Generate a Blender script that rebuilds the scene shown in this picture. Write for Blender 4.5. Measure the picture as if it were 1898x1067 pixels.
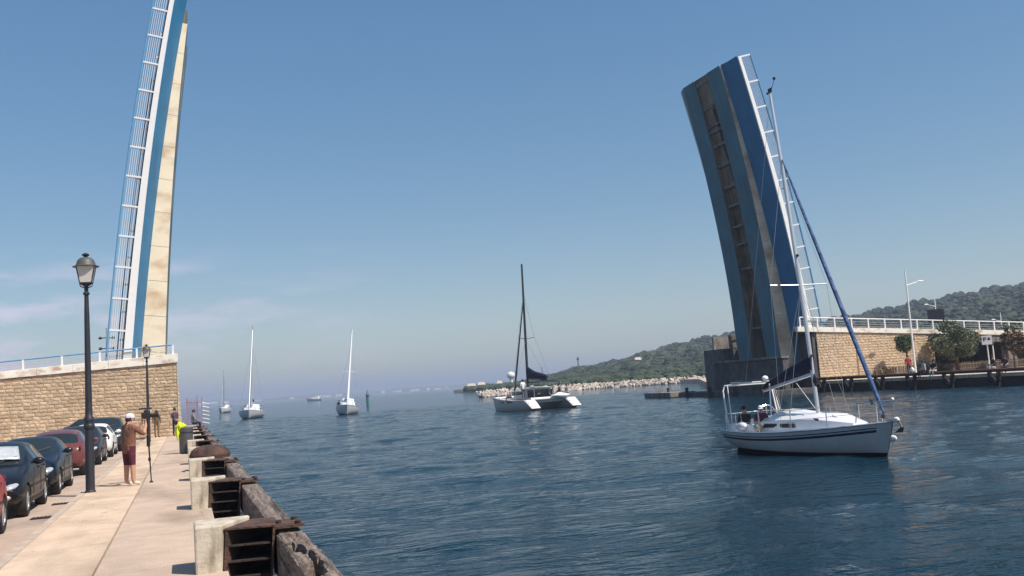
import bpy, bmesh, math, random
import numpy as np
from mathutils import Vector, Matrix, Euler
R = math.radians
rnd = random.Random(7)
nrs = np.random.RandomState(11)

for o in list(bpy.data.objects):
    bpy.data.objects.remove(o)
scene = bpy.context.scene
COL = scene.collection

# ------------------------------------------------------------------ camera
cam = bpy.data.cameras.new('camera')
cam.sensor_width = 36.0
cam.lens = 33.193
cam.clip_start = 0.1
cam.clip_end = 30000
camo = bpy.data.objects.new('camera', cam)
COL.objects.link(camo)
camo.matrix_world = (Matrix.Translation((0, 0, 2.35)) @ Matrix.Rotation(R(-19.42), 4, 'Z')
                     @ Matrix.Rotation(R(90 + 5.80), 4, 'X') @ Matrix.Rotation(R(-3.8), 4, 'Z'))
scene.camera = camo

# ------------------------------------------------------------------ sky, sun, exposure
SUN_EL, SUN_AZ = 53.0, 138.0          # azimuth clockwise from +Y
w = bpy.data.worlds.new('World')
scene.world = w
w.use_nodes = True
nt = w.node_tree
nt.nodes.clear()
out = nt.nodes.new('ShaderNodeOutputWorld')
bg = nt.nodes.new('ShaderNodeBackground')
bg.inputs['Strength'].default_value = 0.106
sky = nt.nodes.new('ShaderNodeTexSky')
sky.sky_type = 'NISHITA'
sky.sun_disc = False
sky.sun_elevation = R(SUN_EL)
sky.sun_rotation = R(SUN_AZ)
sky.air_density = 1.0
sky.dust_density = 0.5
sky.ozone_density = 1.6
tc = nt.nodes.new('ShaderNodeTexCoord')
sep = nt.nodes.new('ShaderNodeSeparateXYZ')
nt.links.new(tc.outputs['Generated'], sep.inputs[0])
# thin low clouds in the south-west quarter of the sky
mp = nt.nodes.new('ShaderNodeMapping')
mp.inputs['Scale'].default_value = (5.0, 5.0, 20.0)
nt.links.new(tc.outputs['Generated'], mp.inputs[0])
nz = nt.nodes.new('ShaderNodeTexNoise')
nz.inputs['Scale'].default_value = 1.6
nz.inputs['Detail'].default_value = 7
nz.inputs['Roughness'].default_value = 0.6
nt.links.new(mp.outputs[0], nz.inputs['Vector'])
cr = nt.nodes.new('ShaderNodeMapRange')
cr.inputs[1].default_value = 0.46
cr.inputs[2].default_value = 0.72
nt.links.new(nz.outputs['Fac'], cr.inputs[0])
hz1 = nt.nodes.new('ShaderNodeMapRange')      # clouds only low in the sky
hz1.inputs[1].default_value = 0.16
hz1.inputs[2].default_value = 0.11
nt.links.new(sep.outputs['Z'], hz1.inputs[0])
hz2 = nt.nodes.new('ShaderNodeMapRange')
hz2.inputs[1].default_value = 0.22
hz2.inputs[2].default_value = -0.05
nt.links.new(sep.outputs['X'], hz2.inputs[0])
m1 = nt.nodes.new('ShaderNodeMath'); m1.operation = 'MULTIPLY'
m2 = nt.nodes.new('ShaderNodeMath'); m2.operation = 'MULTIPLY'
m3 = nt.nodes.new('ShaderNodeMath'); m3.operation = 'MULTIPLY'; m3.inputs[1].default_value = 0.85
nt.links.new(cr.outputs[0], m1.inputs[0]); nt.links.new(hz1.outputs[0], m1.inputs[1])
nt.links.new(m1.outputs[0], m2.inputs[0]); nt.links.new(hz2.outputs[0], m2.inputs[1])
nt.links.new(m2.outputs[0], m3.inputs[0])
mix = nt.nodes.new('ShaderNodeMix'); mix.data_type = 'RGBA'
mix.inputs[7].default_value = (7.0, 6.1, 7.5, 1)
nt.links.new(m3.outputs[0], mix.inputs[0])
hs = nt.nodes.new('ShaderNodeHueSaturation')
hs.inputs['Saturation'].default_value = 1.62
hs.inputs['Value'].default_value = 1.62
gm = nt.nodes.new('ShaderNodeGamma')
gm.inputs['Gamma'].default_value = 0.62
nt.links.new(sky.outputs[0], gm.inputs['Color'])
nt.links.new(gm.outputs[0], hs.inputs['Color'])
tint = nt.nodes.new('ShaderNodeMix'); tint.data_type = 'RGBA'; tint.blend_type = 'MULTIPLY'
tint.inputs[0].default_value = 1.0
tint.inputs[7].default_value = (0.96, 0.97, 0.98, 1)
nt.links.new(hs.outputs[0], tint.inputs[6])
nt.links.new(tint.outputs[2], mix.inputs[6])
nt.links.new(mix.outputs[2], bg.inputs['Color'])
nt.links.new(bg.outputs[0], out.inputs['Surface'])

sl = bpy.data.lights.new('sun', 'SUN')
sl.energy = 4.8
sl.angle = R(0.5)
sl.color = (1.0, 0.93, 0.83)
so = bpy.data.objects.new('sun', sl)
COL.objects.link(so)
sd = Vector((math.cos(R(SUN_EL)) * math.sin(R(SUN_AZ)), math.cos(R(SUN_EL)) * math.cos(R(SUN_AZ)), math.sin(R(SUN_EL))))
so.rotation_euler = sd.to_track_quat('Z', 'Y').to_euler()
so.location = (30, -40, 80)
vs = scene.view_settings
vs.view_transform = 'Standard'
vs.look = 'None'
vs.gamma = 1.0
vs.use_curve_mapping = False
vs.exposure = 0.30
scene.cycles.use_denoising = True
scene.cycles.max_bounces = 8
scene.cycles.volume_bounces = 0

# ------------------------------------------------------------------ materials
def mat(name, col, rough=0.7, metal=0.0, var=0.0, vscale=2.0, bump=0.0, bscale=20.0, col2=None, stretch=(1, 1, 1),
        spec=0.5, streak=None, detail=6.0, coat=0.0, lo=0.35, hi=0.65, slo=0.52, shi=0.72, crack=0.0):
    m = bpy.data.materials.new(name)
    m.use_nodes = True
    n = m.node_tree
    p = n.nodes['Principled BSDF']
    p.inputs['Base Color'].default_value = (*col, 1)
    p.inputs['Roughness'].default_value = rough
    p.inputs['Metallic'].default_value = metal
    p.inputs['Specular IOR Level'].default_value = spec
    if coat:
        p.inputs['Coat Weight'].default_value = coat
        p.inputs['Coat Roughness'].default_value = 0.05
    tcn = n.nodes.new('ShaderNodeTexCoord')
    mpn = n.nodes.new('ShaderNodeMapping')
    mpn.inputs['Scale'].default_value = stretch
    n.links.new(tcn.outputs['Object'], mpn.inputs[0])
    last = None
    if var or col2:
        t = n.nodes.new('ShaderNodeTexNoise')
        t.inputs['Scale'].default_value = vscale
        t.inputs['Detail'].default_value = detail
        t.inputs['Roughness'].default_value = 0.62
        n.links.new(mpn.outputs[0], t.inputs['Vector'])
        mr = n.nodes.new('ShaderNodeMapRange')
        mr.inputs[1].default_value = lo
        mr.inputs[2].default_value = hi
        n.links.new(t.outputs['Fac'], mr.inputs[0])
        mx = n.nodes.new('ShaderNodeMix'); mx.data_type = 'RGBA'
        a = tuple(max(0, c * (1 - var)) for c in col)
        b = col2 if col2 else tuple(min(1, c * (1 + var)) for c in col)
        mx.inputs[6].default_value = (*a, 1)
        mx.inputs[7].default_value = (*b, 1)
        n.links.new(mr.outputs[0], mx.inputs[0])
        last = mx.outputs[2]
    if streak:      # (colour, amount, scale vector, noise scale)
        sc_, am, sv, ns = streak
        mp2 = n.nodes.new('ShaderNodeMapping')
        mp2.inputs['Scale'].default_value = sv
        n.links.new(tcn.outputs['Object'], mp2.inputs[0])
        t2 = n.nodes.new('ShaderNodeTexNoise')
        t2.inputs['Scale'].default_value = ns
        t2.inputs['Detail'].default_value = 8
        n.links.new(mp2.outputs[0], t2.inputs['Vector'])
        mr2 = n.nodes.new('ShaderNodeMapRange')
        mr2.inputs[1].default_value = slo
        mr2.inputs[2].default_value = shi
        mr2.inputs[4].default_value = am
        n.links.new(t2.outputs['Fac'], mr2.inputs[0])
        mx2 = n.nodes.new('ShaderNodeMix'); mx2.data_type = 'RGBA'
        if last:
            n.links.new(last, mx2.inputs[6])
        else:
            mx2.inputs[6].default_value = (*col, 1)
        mx2.inputs[7].default_value = (*sc_, 1)
        n.links.new(mr2.outputs[0], mx2.inputs[0])
        last = mx2.outputs[2]
    if crack and last:      # hairline cracks: borders of large warped cells
        wn = n.nodes.new('ShaderNodeTexNoise'); wn.inputs['Scale'].default_value = 2.2; wn.inputs['Detail'].default_value = 5
        n.links.new(tcn.outputs['Object'], wn.inputs['Vector'])
        ad = n.nodes.new('ShaderNodeVectorMath'); ad.operation = 'MULTIPLY_ADD'
        ad.inputs[1].default_value = (.8, .8, 0)
        n.links.new(wn.outputs['Color'], ad.inputs[0]); n.links.new(tcn.outputs['Object'], ad.inputs[2])
        vo = n.nodes.new('ShaderNodeTexVoronoi'); vo.feature = 'DISTANCE_TO_EDGE'; vo.inputs['Scale'].default_value = .38
        n.links.new(ad.outputs[0], vo.inputs['Vector'])
        mr3 = n.nodes.new('ShaderNodeMapRange'); mr3.inputs[1].default_value = .001; mr3.inputs[2].default_value = .006; mr3.inputs[3].default_value = crack; mr3.inputs[4].default_value = 0
        n.links.new(vo.outputs['Distance'], mr3.inputs[0])
        mx3 = n.nodes.new('ShaderNodeMix'); mx3.data_type = 'RGBA'
        n.links.new(mr3.outputs[0], mx3.inputs[0]); n.links.new(last, mx3.inputs[6]); mx3.inputs[7].default_value = (.14, .10, .07, 1)
        last = mx3.outputs[2]
    if last:
        n.links.new(last, p.inputs['Base Color'])
    if bump:
        tb = n.nodes.new('ShaderNodeTexNoise')
        tb.inputs['Scale'].default_value = bscale
        tb.inputs['Detail'].default_value = 6
        n.links.new(mpn.outputs[0], tb.inputs['Vector'])
        bp = n.nodes.new('ShaderNodeBump')
        bp.inputs['Strength'].default_value = bump
        bp.inputs['Distance'].default_value = 0.05
        n.links.new(tb.outputs['Fac'], bp.inputs['Height'])
        n.links.new(bp.outputs[0], p.inputs['Normal'])
    return m

M = {}
M['pave'] = mat('pavement_concrete', (0.61, 0.455, 0.325), 0.9, var=0.16, vscale=1.1, detail=12, bump=0.35, bscale=30, streak=((0.33, 0.235, 0.165), 0.75, (1, 0.25, 1), 0.9), crack=.55)
M['pave2'] = mat('footway_concrete', (0.52, 0.39, 0.295), 0.9, var=0.13, vscale=1.2, detail=12, bump=0.35, bscale=35, streak=((0.29, 0.21, 0.155), 0.75, (1, 0.4, 1), 0.7), crack=.45)
M['road'] = mat('parking_surface', (0.46, 0.345, 0.27), 0.92, var=0.14, vscale=0.8, bump=0.3, bscale=45, streak=((0.20, 0.15, 0.12), 0.7, (0.8, 0.3, 1), 1.0), crack=.5)
M['kerb'] = mat('kerb_stone', (0.48, 0.38, 0.30), 0.85, var=0.15, vscale=3, bump=0.2)
M['block'] = mat('pale_concrete', (0.54, 0.47, 0.37), 0.9, var=0.12, vscale=3.5, bump=0.22, bscale=20, streak=((0.20, 0.15, 0.09), 0.75, (3, 3, 0.8), 2.2))
M['rust'] = mat('rusted_steel', (0.055, 0.030, 0.023), 0.85, metal=0.0, var=0.4, vscale=5, bump=0.7, bscale=18, col2=(0.12, 0.058, 0.038))
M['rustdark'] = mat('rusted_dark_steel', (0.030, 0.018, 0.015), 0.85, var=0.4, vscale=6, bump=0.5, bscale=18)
M['timber'] = mat('weathered_timber', (0.15, 0.108, 0.085), 0.9, var=0.4, vscale=3.0, bump=0.5, bscale=8, stretch=(9, 0.5, 9), col2=(0.29, 0.225, 0.185), streak=((0.03, 0.02, 0.016), 0.9, (9, 0.5, 9), 1.6))
M['stone'] = mat('sandstone_ashlar', (0.52, 0.385, 0.255), 0.95, var=0.2, vscale=3.0, bump=1.0, bscale=9, detail=9)
M['stone2'] = mat('sandstone_ashlar_dark', (0.47, 0.34, 0.22), 0.95, var=0.2, vscale=3.0, bump=1.0, bscale=9, detail=9)
M['stone3'] = mat('sandstone_ashlar_pale', (0.56, 0.425, 0.29), 0.95, var=0.2, vscale=3.0, bump=1.0, bscale=9, detail=9)
M['mortar'] = mat('lime_mortar', (0.40, 0.29, 0.19), 0.95, var=0.2, vscale=4)
M['coping'] = mat('painted_coping', (0.80, 0.75, 0.66), 0.75, var=0.06, vscale=2, bump=0.2, streak=((0.35, 0.16, 0.08), 0.75, (1.2, 1, 2.2), 1.1))
M['dark_conc'] = mat('stained_concrete', (0.085, 0.080, 0.078), 0.9, var=0.35, vscale=1.2, bump=0.5, bscale=8, streak=((0.03, 0.028, 0.027), 0.8, (1.5, 1.5, 0.25), 1.2))
M['grey_conc'] = mat('grey_concrete', (0.20, 0.175, 0.155), 0.9, var=0.3, vscale=1.2, bump=0.5, bscale=8, streak=((0.05, 0.04, 0.035), 0.8, (1.5, 1.5, 0.25), 1.2))
M['pier_conc'] = mat('pier_concrete', (0.12, 0.11, 0.105), 0.9, var=0.3, vscale=1.2, bump=0.5, bscale=8, streak=((0.05, 0.045, 0.04), 0.8, (1.5, 1.5, 0.25), 1.2))
M['white'] = mat('white_paint', (0.82, 0.81, 0.79), 0.45, var=0.03, vscale=3)
M['railwhite'] = mat('white_rail_paint', (0.78, 0.78, 0.77), 0.5)
M['railbar'] = mat('galvanised_bars', (0.42, 0.42, 0.43), 0.55, metal=0.2)
M['blue'] = mat('blue_bridge_paint', (0.015, 0.160, 0.32), 0.5, var=0.12, vscale=0.35, bump=0.03, bscale=3, streak=((0.02, 0.07, 0.14), 0.35, (1.5, 1.5, 0.12), 1.6))
M['bluerail'] = mat('blue_rail_paint', (0.12, 0.30, 0.50), 0.5, var=0.1)
M['teal'] = mat('teal_blue_soffit', (0.040, 0.145, 0.195), 0.55, var=0.18, vscale=0.4, streak=((0.025, 0.055, 0.07), 0.5, (1.5, 1.5, 0.12), 1.8))  # greener, duller blue for girder bottoms and the far wing
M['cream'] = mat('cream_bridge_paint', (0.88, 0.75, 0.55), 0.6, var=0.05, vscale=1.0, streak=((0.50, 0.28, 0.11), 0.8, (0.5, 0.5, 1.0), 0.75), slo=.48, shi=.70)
M['tan'] = mat('shaded_grimy_cream', (0.60, 0.49, 0.36), 0.7, var=0.15, vscale=0.8, streak=((0.20, 0.10, 0.045), 0.75, (0.6, 0.6, .8), 0.6), slo=.46, shi=.68)  # cream paint darkened for the wing's shade, with grime and rust runs
M['trough'] = mat('soot_stained_steel', (0.21, 0.165, 0.115), 0.8, var=0.4, vscale=0.6, streak=((0.05, 0.038, 0.026), 0.85, (1.5, 1.5, 0.2), 1.4))
M['black'] = mat('black_plastic', (0.012, 0.012, 0.013), 0.5)
M['tyre'] = mat('tyre_rubber', (0.014, 0.013, 0.013), 0.8)
M['rim'] = mat('alloy_rim', (0.55, 0.55, 0.56), 0.3, metal=0.8)
M['glass'] = mat('car_glass', (0.020, 0.028, 0.030), 0.04, spec=0.7)
M['lampglass'] = mat('frosted_lantern_glass', (0.62, 0.60, 0.55), 0.35)
M['iron'] = mat('dark_cast_iron', (0.026, 0.026, 0.036), 0.5, metal=0.1, var=0.2, vscale=6)
M['irontop'] = mat('grey_green_lantern_cap', (0.085, 0.085, 0.075), 0.55)
M['gel'] = mat('white_gelcoat', (0.74, 0.74, 0.75), 0.25, var=0.03, vscale=2, spec=0.5)
M['gelshade'] = mat('shaded_white_gelcoat', (0.50, 0.475, 0.455), 0.3, var=0.06, vscale=1.5)  # white gelcoat darkened to paint in the shaded hull sides
M['gel2'] = mat('lightly_shaded_gelcoat', (0.56, 0.56, 0.57), 0.3, var=0.05, vscale=1)  # white gelcoat dulled so the bow-on yachts' shaded halves read dark
M['navy'] = mat('navy_stripe', (0.012, 0.016, 0.045), 0.35)
M['canvas'] = mat('navy_canvas', (0.012, 0.014, 0.040), 0.85, var=0.3, vscale=5, bump=0.6, bscale=7)
M['genoa'] = mat('blue_sacrificial_strip', (0.022, 0.060, 0.19), 0.8, var=0.4, vscale=3.5, bump=0.8, bscale=7, col2=(0.09, 0.17, 0.34))
M['mast'] = mat('anodised_mast', (0.62, 0.62, 0.63), 0.35, metal=0.55)
M['mastwhite'] = mat('white_mast', (0.80, 0.80, 0.80), 0.4)
M['mastdark'] = mat('black_carbon_mast', (0.035, 0.037, 0.042), 0.45)
M['wire'] = mat('steel_wire', (0.40, 0.41, 0.42), 0.4, metal=0.6)
M['chrome'] = mat('stainless_tube', (0.70, 0.71, 0.72), 0.22, metal=0.9)
M['antifoul'] = mat('black_antifoul', (0.012, 0.013, 0.017), 0.6)
M['grey'] = mat('grey_plastic', (0.11, 0.11, 0.118), 0.5, var=0.1)
M['hivis'] = mat('yellow_fabric', (0.66, 0.74, 0.02), 0.85, bump=0.5, bscale=10)
M['panel'] = mat('solar_panel', (0.03, 0.035, 0.06), 0.15)
M['skin'] = mat('skin', (0.50, 0.26, 0.17), 0.6, var=0.08, vscale=6)
M['hair'] = mat('dark_hair', (0.025, 0.017, 0.012), 0.8)
M['bark'] = mat('tree_bark', (0.10, 0.07, 0.05), 0.95, var=0.3, vscale=4, bump=0.8, bscale=10)
M['leafA'] = mat('green_leaves', (0.045, 0.078, 0.022), 0.7, var=0.45, vscale=0.9, col2=(0.10, 0.14, 0.048))
M['leafB'] = mat('olive_green_leaves', (0.060, 0.085, 0.034), 0.7, var=0.45, vscale=0.8, col2=(0.15, 0.17, 0.085))
M['leafC'] = mat('dark_shrub_leaves', (0.030, 0.045, 0.018), 0.7, var=0.5, vscale=1.2, col2=(0.09, 0.055, 0.03))
M['drygrass'] = mat('dry_grass', (0.22, 0.17, 0.08), 0.9, var=0.4, vscale=2)
M['paling'] = mat('chestnut_paling', (0.15, 0.105, 0.07), 0.9, var=0.3, vscale=5)
M['hill'] = mat('scrub_ground', (0.030, 0.046, 0.018), 0.95, var=0.4, vscale=0.02, col2=(0.085, 0.088, 0.05), bump=0.4, bscale=0.4, lo=0.45, hi=0.75)
M['wood'] = mat('woodland_leaves', (0.012, 0.027, 0.010), 0.85, var=0.35, vscale=0.030, lo=.42, hi=.62, col2=(0.050, 0.070, 0.030), bump=1.0, bscale=0.9)
M['rock'] = mat('pale_limestone', (0.48, 0.41, 0.34), 0.9, var=0.35, vscale=0.5, bump=0.8, bscale=2)
M['earth'] = mat('reddish_earth', (0.24, 0.15, 0.10), 0.95, var=0.3, vscale=0.2)
M['land'] = mat('sandy_paving', (0.52, 0.40, 0.31), 0.9, var=0.15, vscale=0.25, bump=0.2)
M['far'] = mat('distant_land', (0.07, 0.085, 0.06), 0.95, var=0.4, vscale=0.004, col2=(0.15, 0.14, 0.10))
M['marker'] = mat('green_marker_paint', (0.02, 0.14, 0.11), 0.5)
M['purple'] = mat('faded_purple_paint', (0.30, 0.19, 0.27), 0.6, var=0.2)
M['orange'] = mat('orange_blossom', (0.55, 0.30, 0.12), 0.8)

def paint(name, col, rough=0.32, metal=0.3):
    return mat(name, col, rough, 0.0, spec=0.3, coat=0.12)

def cloth(name, col):
    return mat(name, col, 0.9, var=0.18, vscale=7, bump=0.5, bscale=9)

# ------------------------------------------------------------------ mesh helper
class MB:
    def __init__(s):
        s.v = []; s.f = []; s.m = []; s.cur = 0
    def add(s, vs, fs):
        b = len(s.v)
        s.v.extend([tuple(p) for p in vs])
        for f in fs:
            s.f.append(tuple(b + i for i in f)); s.m.append(s.cur)
        return s
    def box(s, x0, x1, y0, y1, z0, z1):
        return s.add([(x0, y0, z0), (x1, y0, z0), (x1, y1, z0), (x0, y1, z0), (x0, y0, z1), (x1, y0, z1), (x1, y1, z1), (x0, y1, z1)],
                     [(0, 3, 2, 1), (4, 5, 6, 7), (0, 1, 5, 4), (1, 2, 6, 5), (2, 3, 7, 6), (3, 0, 4, 7)])
    def hexa(s, p):      # 8 points, lower ring then upper ring
        return s.add(p, [(0, 3, 2, 1), (4, 5, 6, 7), (0, 1, 5, 4), (1, 2, 6, 5), (2, 3, 7, 6), (3, 0, 4, 7)])
    def prism(s, poly, z0, z1):
        n = len(poly)
        vs = [(x, y, z0) for x, y in poly] + [(x, y, z1) for x, y in poly]
        fs = [tuple(range(n - 1, -1, -1)), tuple(range(n, 2 * n))] + [(i, (i + 1) % n, n + (i + 1) % n, n + i) for i in range(n)]
        return s.add(vs, fs)
    def loft(s, rings, closed=True, cap=True):
        n = len(rings[0])
        vs = [p for r in rings for p in r]
        fs = []
        for i in range(len(rings) - 1):
            for j in range(n if closed else n - 1):
                k = (j + 1) % n
                fs.append((i * n + j, i * n + k, (i + 1) * n + k, (i + 1) * n + j))
        if cap and closed:
            fs.append(tuple(range(n - 1, -1, -1)))
            fs.append(tuple((len(rings) - 1) * n + j for j in range(n)))
        return s.add(vs, fs)
    def tube(s, pts, r, n=8, cap=True):
        pts = [Vector(p) for p in pts]
        rs = r if isinstance(r, (list, tuple)) else [r] * len(pts)
        rings = []
        for i, p in enumerate(pts):
            t = (pts[min(i + 1, len(pts) - 1)] - pts[max(i - 1, 0)]).normalized()
            up = Vector((0, 0, 1)) if abs(t.z) < 0.9 else Vector((1, 0, 0))
            a = t.cross(up).normalized(); b = t.cross(a)
            rings.append([p + (a * math.cos(2 * math.pi * k / n) + b * math.sin(2 * math.pi * k / n)) * rs[i] for k in range(n)])
        return s.loft(rings, True, cap)
    def lathe(s, prof, n=16, c=(0, 0, 0), axis='z', cap=True):
        rings = []
        for r, h in prof:
            ring = []
            for k in range(n):
                a = 2 * math.pi * k / n
                if axis == 'z':
                    ring.append((c[0] + r * math.cos(a), c[1] + r * math.sin(a), c[2] + h))
                elif axis == 'x':
                    ring.append((c[0] + h, c[1] + r * math.cos(a), c[2] + r * math.sin(a)))
                else:
                    ring.append((c[0] + r * math.cos(a), c[1] + h, c[2] + r * math.sin(a)))
            rings.append(ring)
        return s.loft(rings, True, cap)
    def ball(s, c, rx, ry=None, rz=None, n=12, m=8):
        ry = ry or rx; rz = rz or rx
        prof = [(math.sin(math.pi * i / m), -math.cos(math.pi * i / m)) for i in range(m + 1)]
        prof[0] = (0.02, -1); prof[-1] = (0.02, 1)
        rings = [[(c[0] + rx * r * math.cos(2 * math.pi * k / n), c[1] + ry * r * math.sin(2 * math.pi * k / n), c[2] + rz * h) for k in range(n)] for r, h in prof]
        return s.loft(rings)
    def quad(s, a, b, c, d):
        return s.add([a, b, c, d], [(0, 1, 2, 3)])
    def mesh(s, name, mats, smooth=False):
        me = bpy.data.meshes.new(name)
        me.from_pydata(s.v, [], s.f)
        for m in (mats if isinstance(mats, (list, tuple)) else [mats]):
            me.materials.append(m)
        if any(s.m):
            me.polygons.foreach_set('material_index', s.m)
        if smooth:
            me.polygons.foreach_set('use_smooth', [True] * len(me.polygons))
            try:
                me.set_sharp_from_angle(angle=R(38))
            except Exception:
                pass
        me.validate()
        me.update()
        return me

def put(name, me, parent=None, loc=None, rot=None, scale=None):
    o = bpy.data.objects.new(name, me)
    COL.objects.link(o)
    if parent: o.parent = parent
    if loc is not None: o.location = loc
    if rot is not None: o.rotation_euler = rot
    if scale is not None: o.scale = scale
    return o

def part(name, mb, mats, parent=None, smooth=False, bevel=0.0, seg=2, **k):
    o = put(name, mb.mesh(name, mats, smooth), parent, **k)
    if bevel:
        b = o.modifiers.new('bevel', 'BEVEL')
        b.width = bevel; b.segments = seg; b.limit_method = 'ANGLE'; b.angle_limit = R(30)
    return o

def root(name, label, cat, loc=(0, 0, 0), rz=0.0, group=None, tilt=None):
    o = bpy.data.objects.new(name, None)
    o.empty_display_size = 0.3
    COL.objects.link(o)
    o.location = loc
    o.rotation_euler = tilt if tilt else (0, 0, rz)
    o['label'] = label; o['category'] = cat
    if group: o['group'] = group
    return o

def tag(o, label, cat, group=None):
    o['label'] = label; o['category'] = cat
    if group: o['group'] = group
    return o

def structure(o):
    o['kind'] = 'structure'
    return o

def copy_tree(src, parent=None):
    c = src.copy()
    COL.objects.link(c)
    if parent: c.parent = parent
    for ch in list(src.children):
        copy_tree(ch, c)
    return c

def B(): return MB()
def blk(*a): return MB().box(*a)

def applied(o, name):
    """evaluate modifiers of o into a plain mesh"""
    bpy.context.view_layer.update()
    dg = bpy.context.evaluated_depsgraph_get()
    me = bpy.data.meshes.new_from_object(o.evaluated_get(dg))
    me.name = name
    return me

# ------------------------------------------------------------------ water
def make_water():
    x0, x1, y0, y1 = 0.6, 64.0, 3.0, 135.0
    nx, ny = 250, 520
    xs = np.linspace(x0, x1, nx); ys = np.linspace(y0, y1, ny)
    X, Y = np.meshgrid(xs, ys)
    Z = np.zeros_like(X)
    for i in range(70):
        wl = 0.55 * (1.055 ** i)
        if wl > 6.5: wl = nrs.uniform(0.7, 4.5)
        th = nrs.normal(R(75), R(38))
        k = 2 * math.pi / wl
        amp = 0.0020 * wl ** 0.70
        ph = nrs.uniform(0, 6.28)
        Z += amp * np.sin(k * (X * math.cos(th) + Y * math.sin(th)) + ph)
    fade = np.minimum(1, np.minimum(np.minimum(X - x0, x1 - X) / 1.2, np.minimum(Y - y0, y1 - Y) / 15.0))
    Z *= np.clip(fade, 0, 1)
    verts = np.stack([X, Y, Z], -1).reshape(-1, 3)
    idx = np.arange(nx * ny).reshape(ny, nx)
    faces = np.stack([idx[:-1, :-1], idx[:-1, 1:], idx[1:, 1:], idx[1:, :-1]], -1).reshape(-1, 4)
    n0 = len(verts)
    L = 9000.0
    ov = np.array([(-L, -L, 0), (L, -L, 0), (L, L, 0), (-L, L, 0), (x0, y0, 0), (x1, y0, 0), (x1, y1, 0), (x0, y1, 0)], float)
    of = np.array([(0, 1, 5, 4), (1, 2, 6, 5), (2, 3, 7, 6), (3, 0, 4, 7)]) + n0
    verts = np.concatenate([verts, ov]); faces = np.concatenate([faces, of])
    me = bpy.data.meshes.new('water')
    me.from_pydata(verts.tolist(), [], faces.tolist())
    me.polygons.foreach_set('use_smooth', [True] * len(me.polygons))
    m = bpy.data.materials.new('channel_water')
    m.use_nodes = True
    n = m.node_tree
    p = n.nodes['Principled BSDF']
    p.inputs['Base Color'].default_value = (0.004, 0.023, 0.038, 1)
    p.inputs['Roughness'].default_value = 0.06
    p.inputs['IOR'].default_value = 1.333
    p.inputs['Specular IOR Level'].default_value = 0.14
    tcn = n.nodes.new('ShaderNodeTexCoord')
    hgt = None
    for sc_, st, amp, rot in ((2.2, (0.75, 1.5, 1), 0.72, 12), (6.5, (0.8, 1.3, 1), 0.24, -15), (0.45, (0.7, 1.4, 1), 1.2, 25)):
        mpn = n.nodes.new('ShaderNodeMapping')
        mpn.inputs['Scale'].default_value = st
        mpn.inputs['Rotation'].default_value = (0, 0, R(rot))
        n.links.new(tcn.outputs['Object'], mpn.inputs[0])
        t = n.nodes.new('ShaderNodeTexNoise')
        t.inputs['Scale'].default_value = sc_
        t.inputs['Detail'].default_value = 4
        t.inputs['Roughness'].default_value = 0.55
        n.links.new(mpn.outputs[0], t.inputs['Vector'])
        mu = n.nodes.new('ShaderNodeMath'); mu.operation = 'MULTIPLY'; mu.inputs[1].default_value = amp
        n.links.new(t.outputs['Fac'], mu.inputs[0])
        if hgt is None: hgt = mu.outputs[0]
        else:
            ad = n.nodes.new('ShaderNodeMath'); ad.operation = 'ADD'
            n.links.new(hgt, ad.inputs[0]); n.links.new(mu.outputs[0], ad.inputs[1]); hgt = ad.outputs[0]
    bp = n.nodes.new('ShaderNodeBump')
    bp.inputs['Strength'].default_value = 1.0
    bp.inputs['Distance'].default_value = 0.14
    n.links.new(hgt, bp.inputs['Height'])
    n.links.new(bp.outputs[0], p.inputs['Normal'])
    me.materials.append(m)
    structure(put('water', me))
make_water()

# ------------------------------------------------------------------ left quay ground
QZ = 0.45
EDGE = 0.42
structure(part('pavement', B().box(-2.26, -1.085, -8, 66.9, -1.0, QZ), M['pave']))
mb = B().box(-1.07, EDGE, -8, 66.9, -1.0, QZ).box(-0.25, EDGE, 66.9, 90, -1.0, QZ)
structure(part('footway', mb, M['pave2'], bevel=0.02))
kerb_mb = B()
y = -8.0
while y < 66:
    kerb_mb.box(-2.42, -2.275, y, y + 1.19, -1.0, QZ - 0.004)
    y += 1.2
structure(part('kerb', kerb_mb, M['kerb']))
structure(part('parking_road', B().box(-70, -2.43, -8, 66.9, -1.0, QZ - 0.09), M['road']))
for yy, xx in ((20.6, -2.66), (23.4, -2.62)):
    g = B().box(xx - 0.22, xx + 0.14, yy, yy + 0.3, QZ - 0.10, QZ - 0.075)
    for k in range(5):
        g.box(xx - 0.20 + k * 0.07, xx - 0.16 + k * 0.07, yy + 0.02, yy + 0.28, QZ - 0.08, QZ - 0.066)
    tag(part('drain_grate', g, M['rustdark']), 'small iron gutter grate in front of the lamp post' if yy < 22 else 'small iron gutter grate just beside the lamp post base', 'drain grate')

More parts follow.
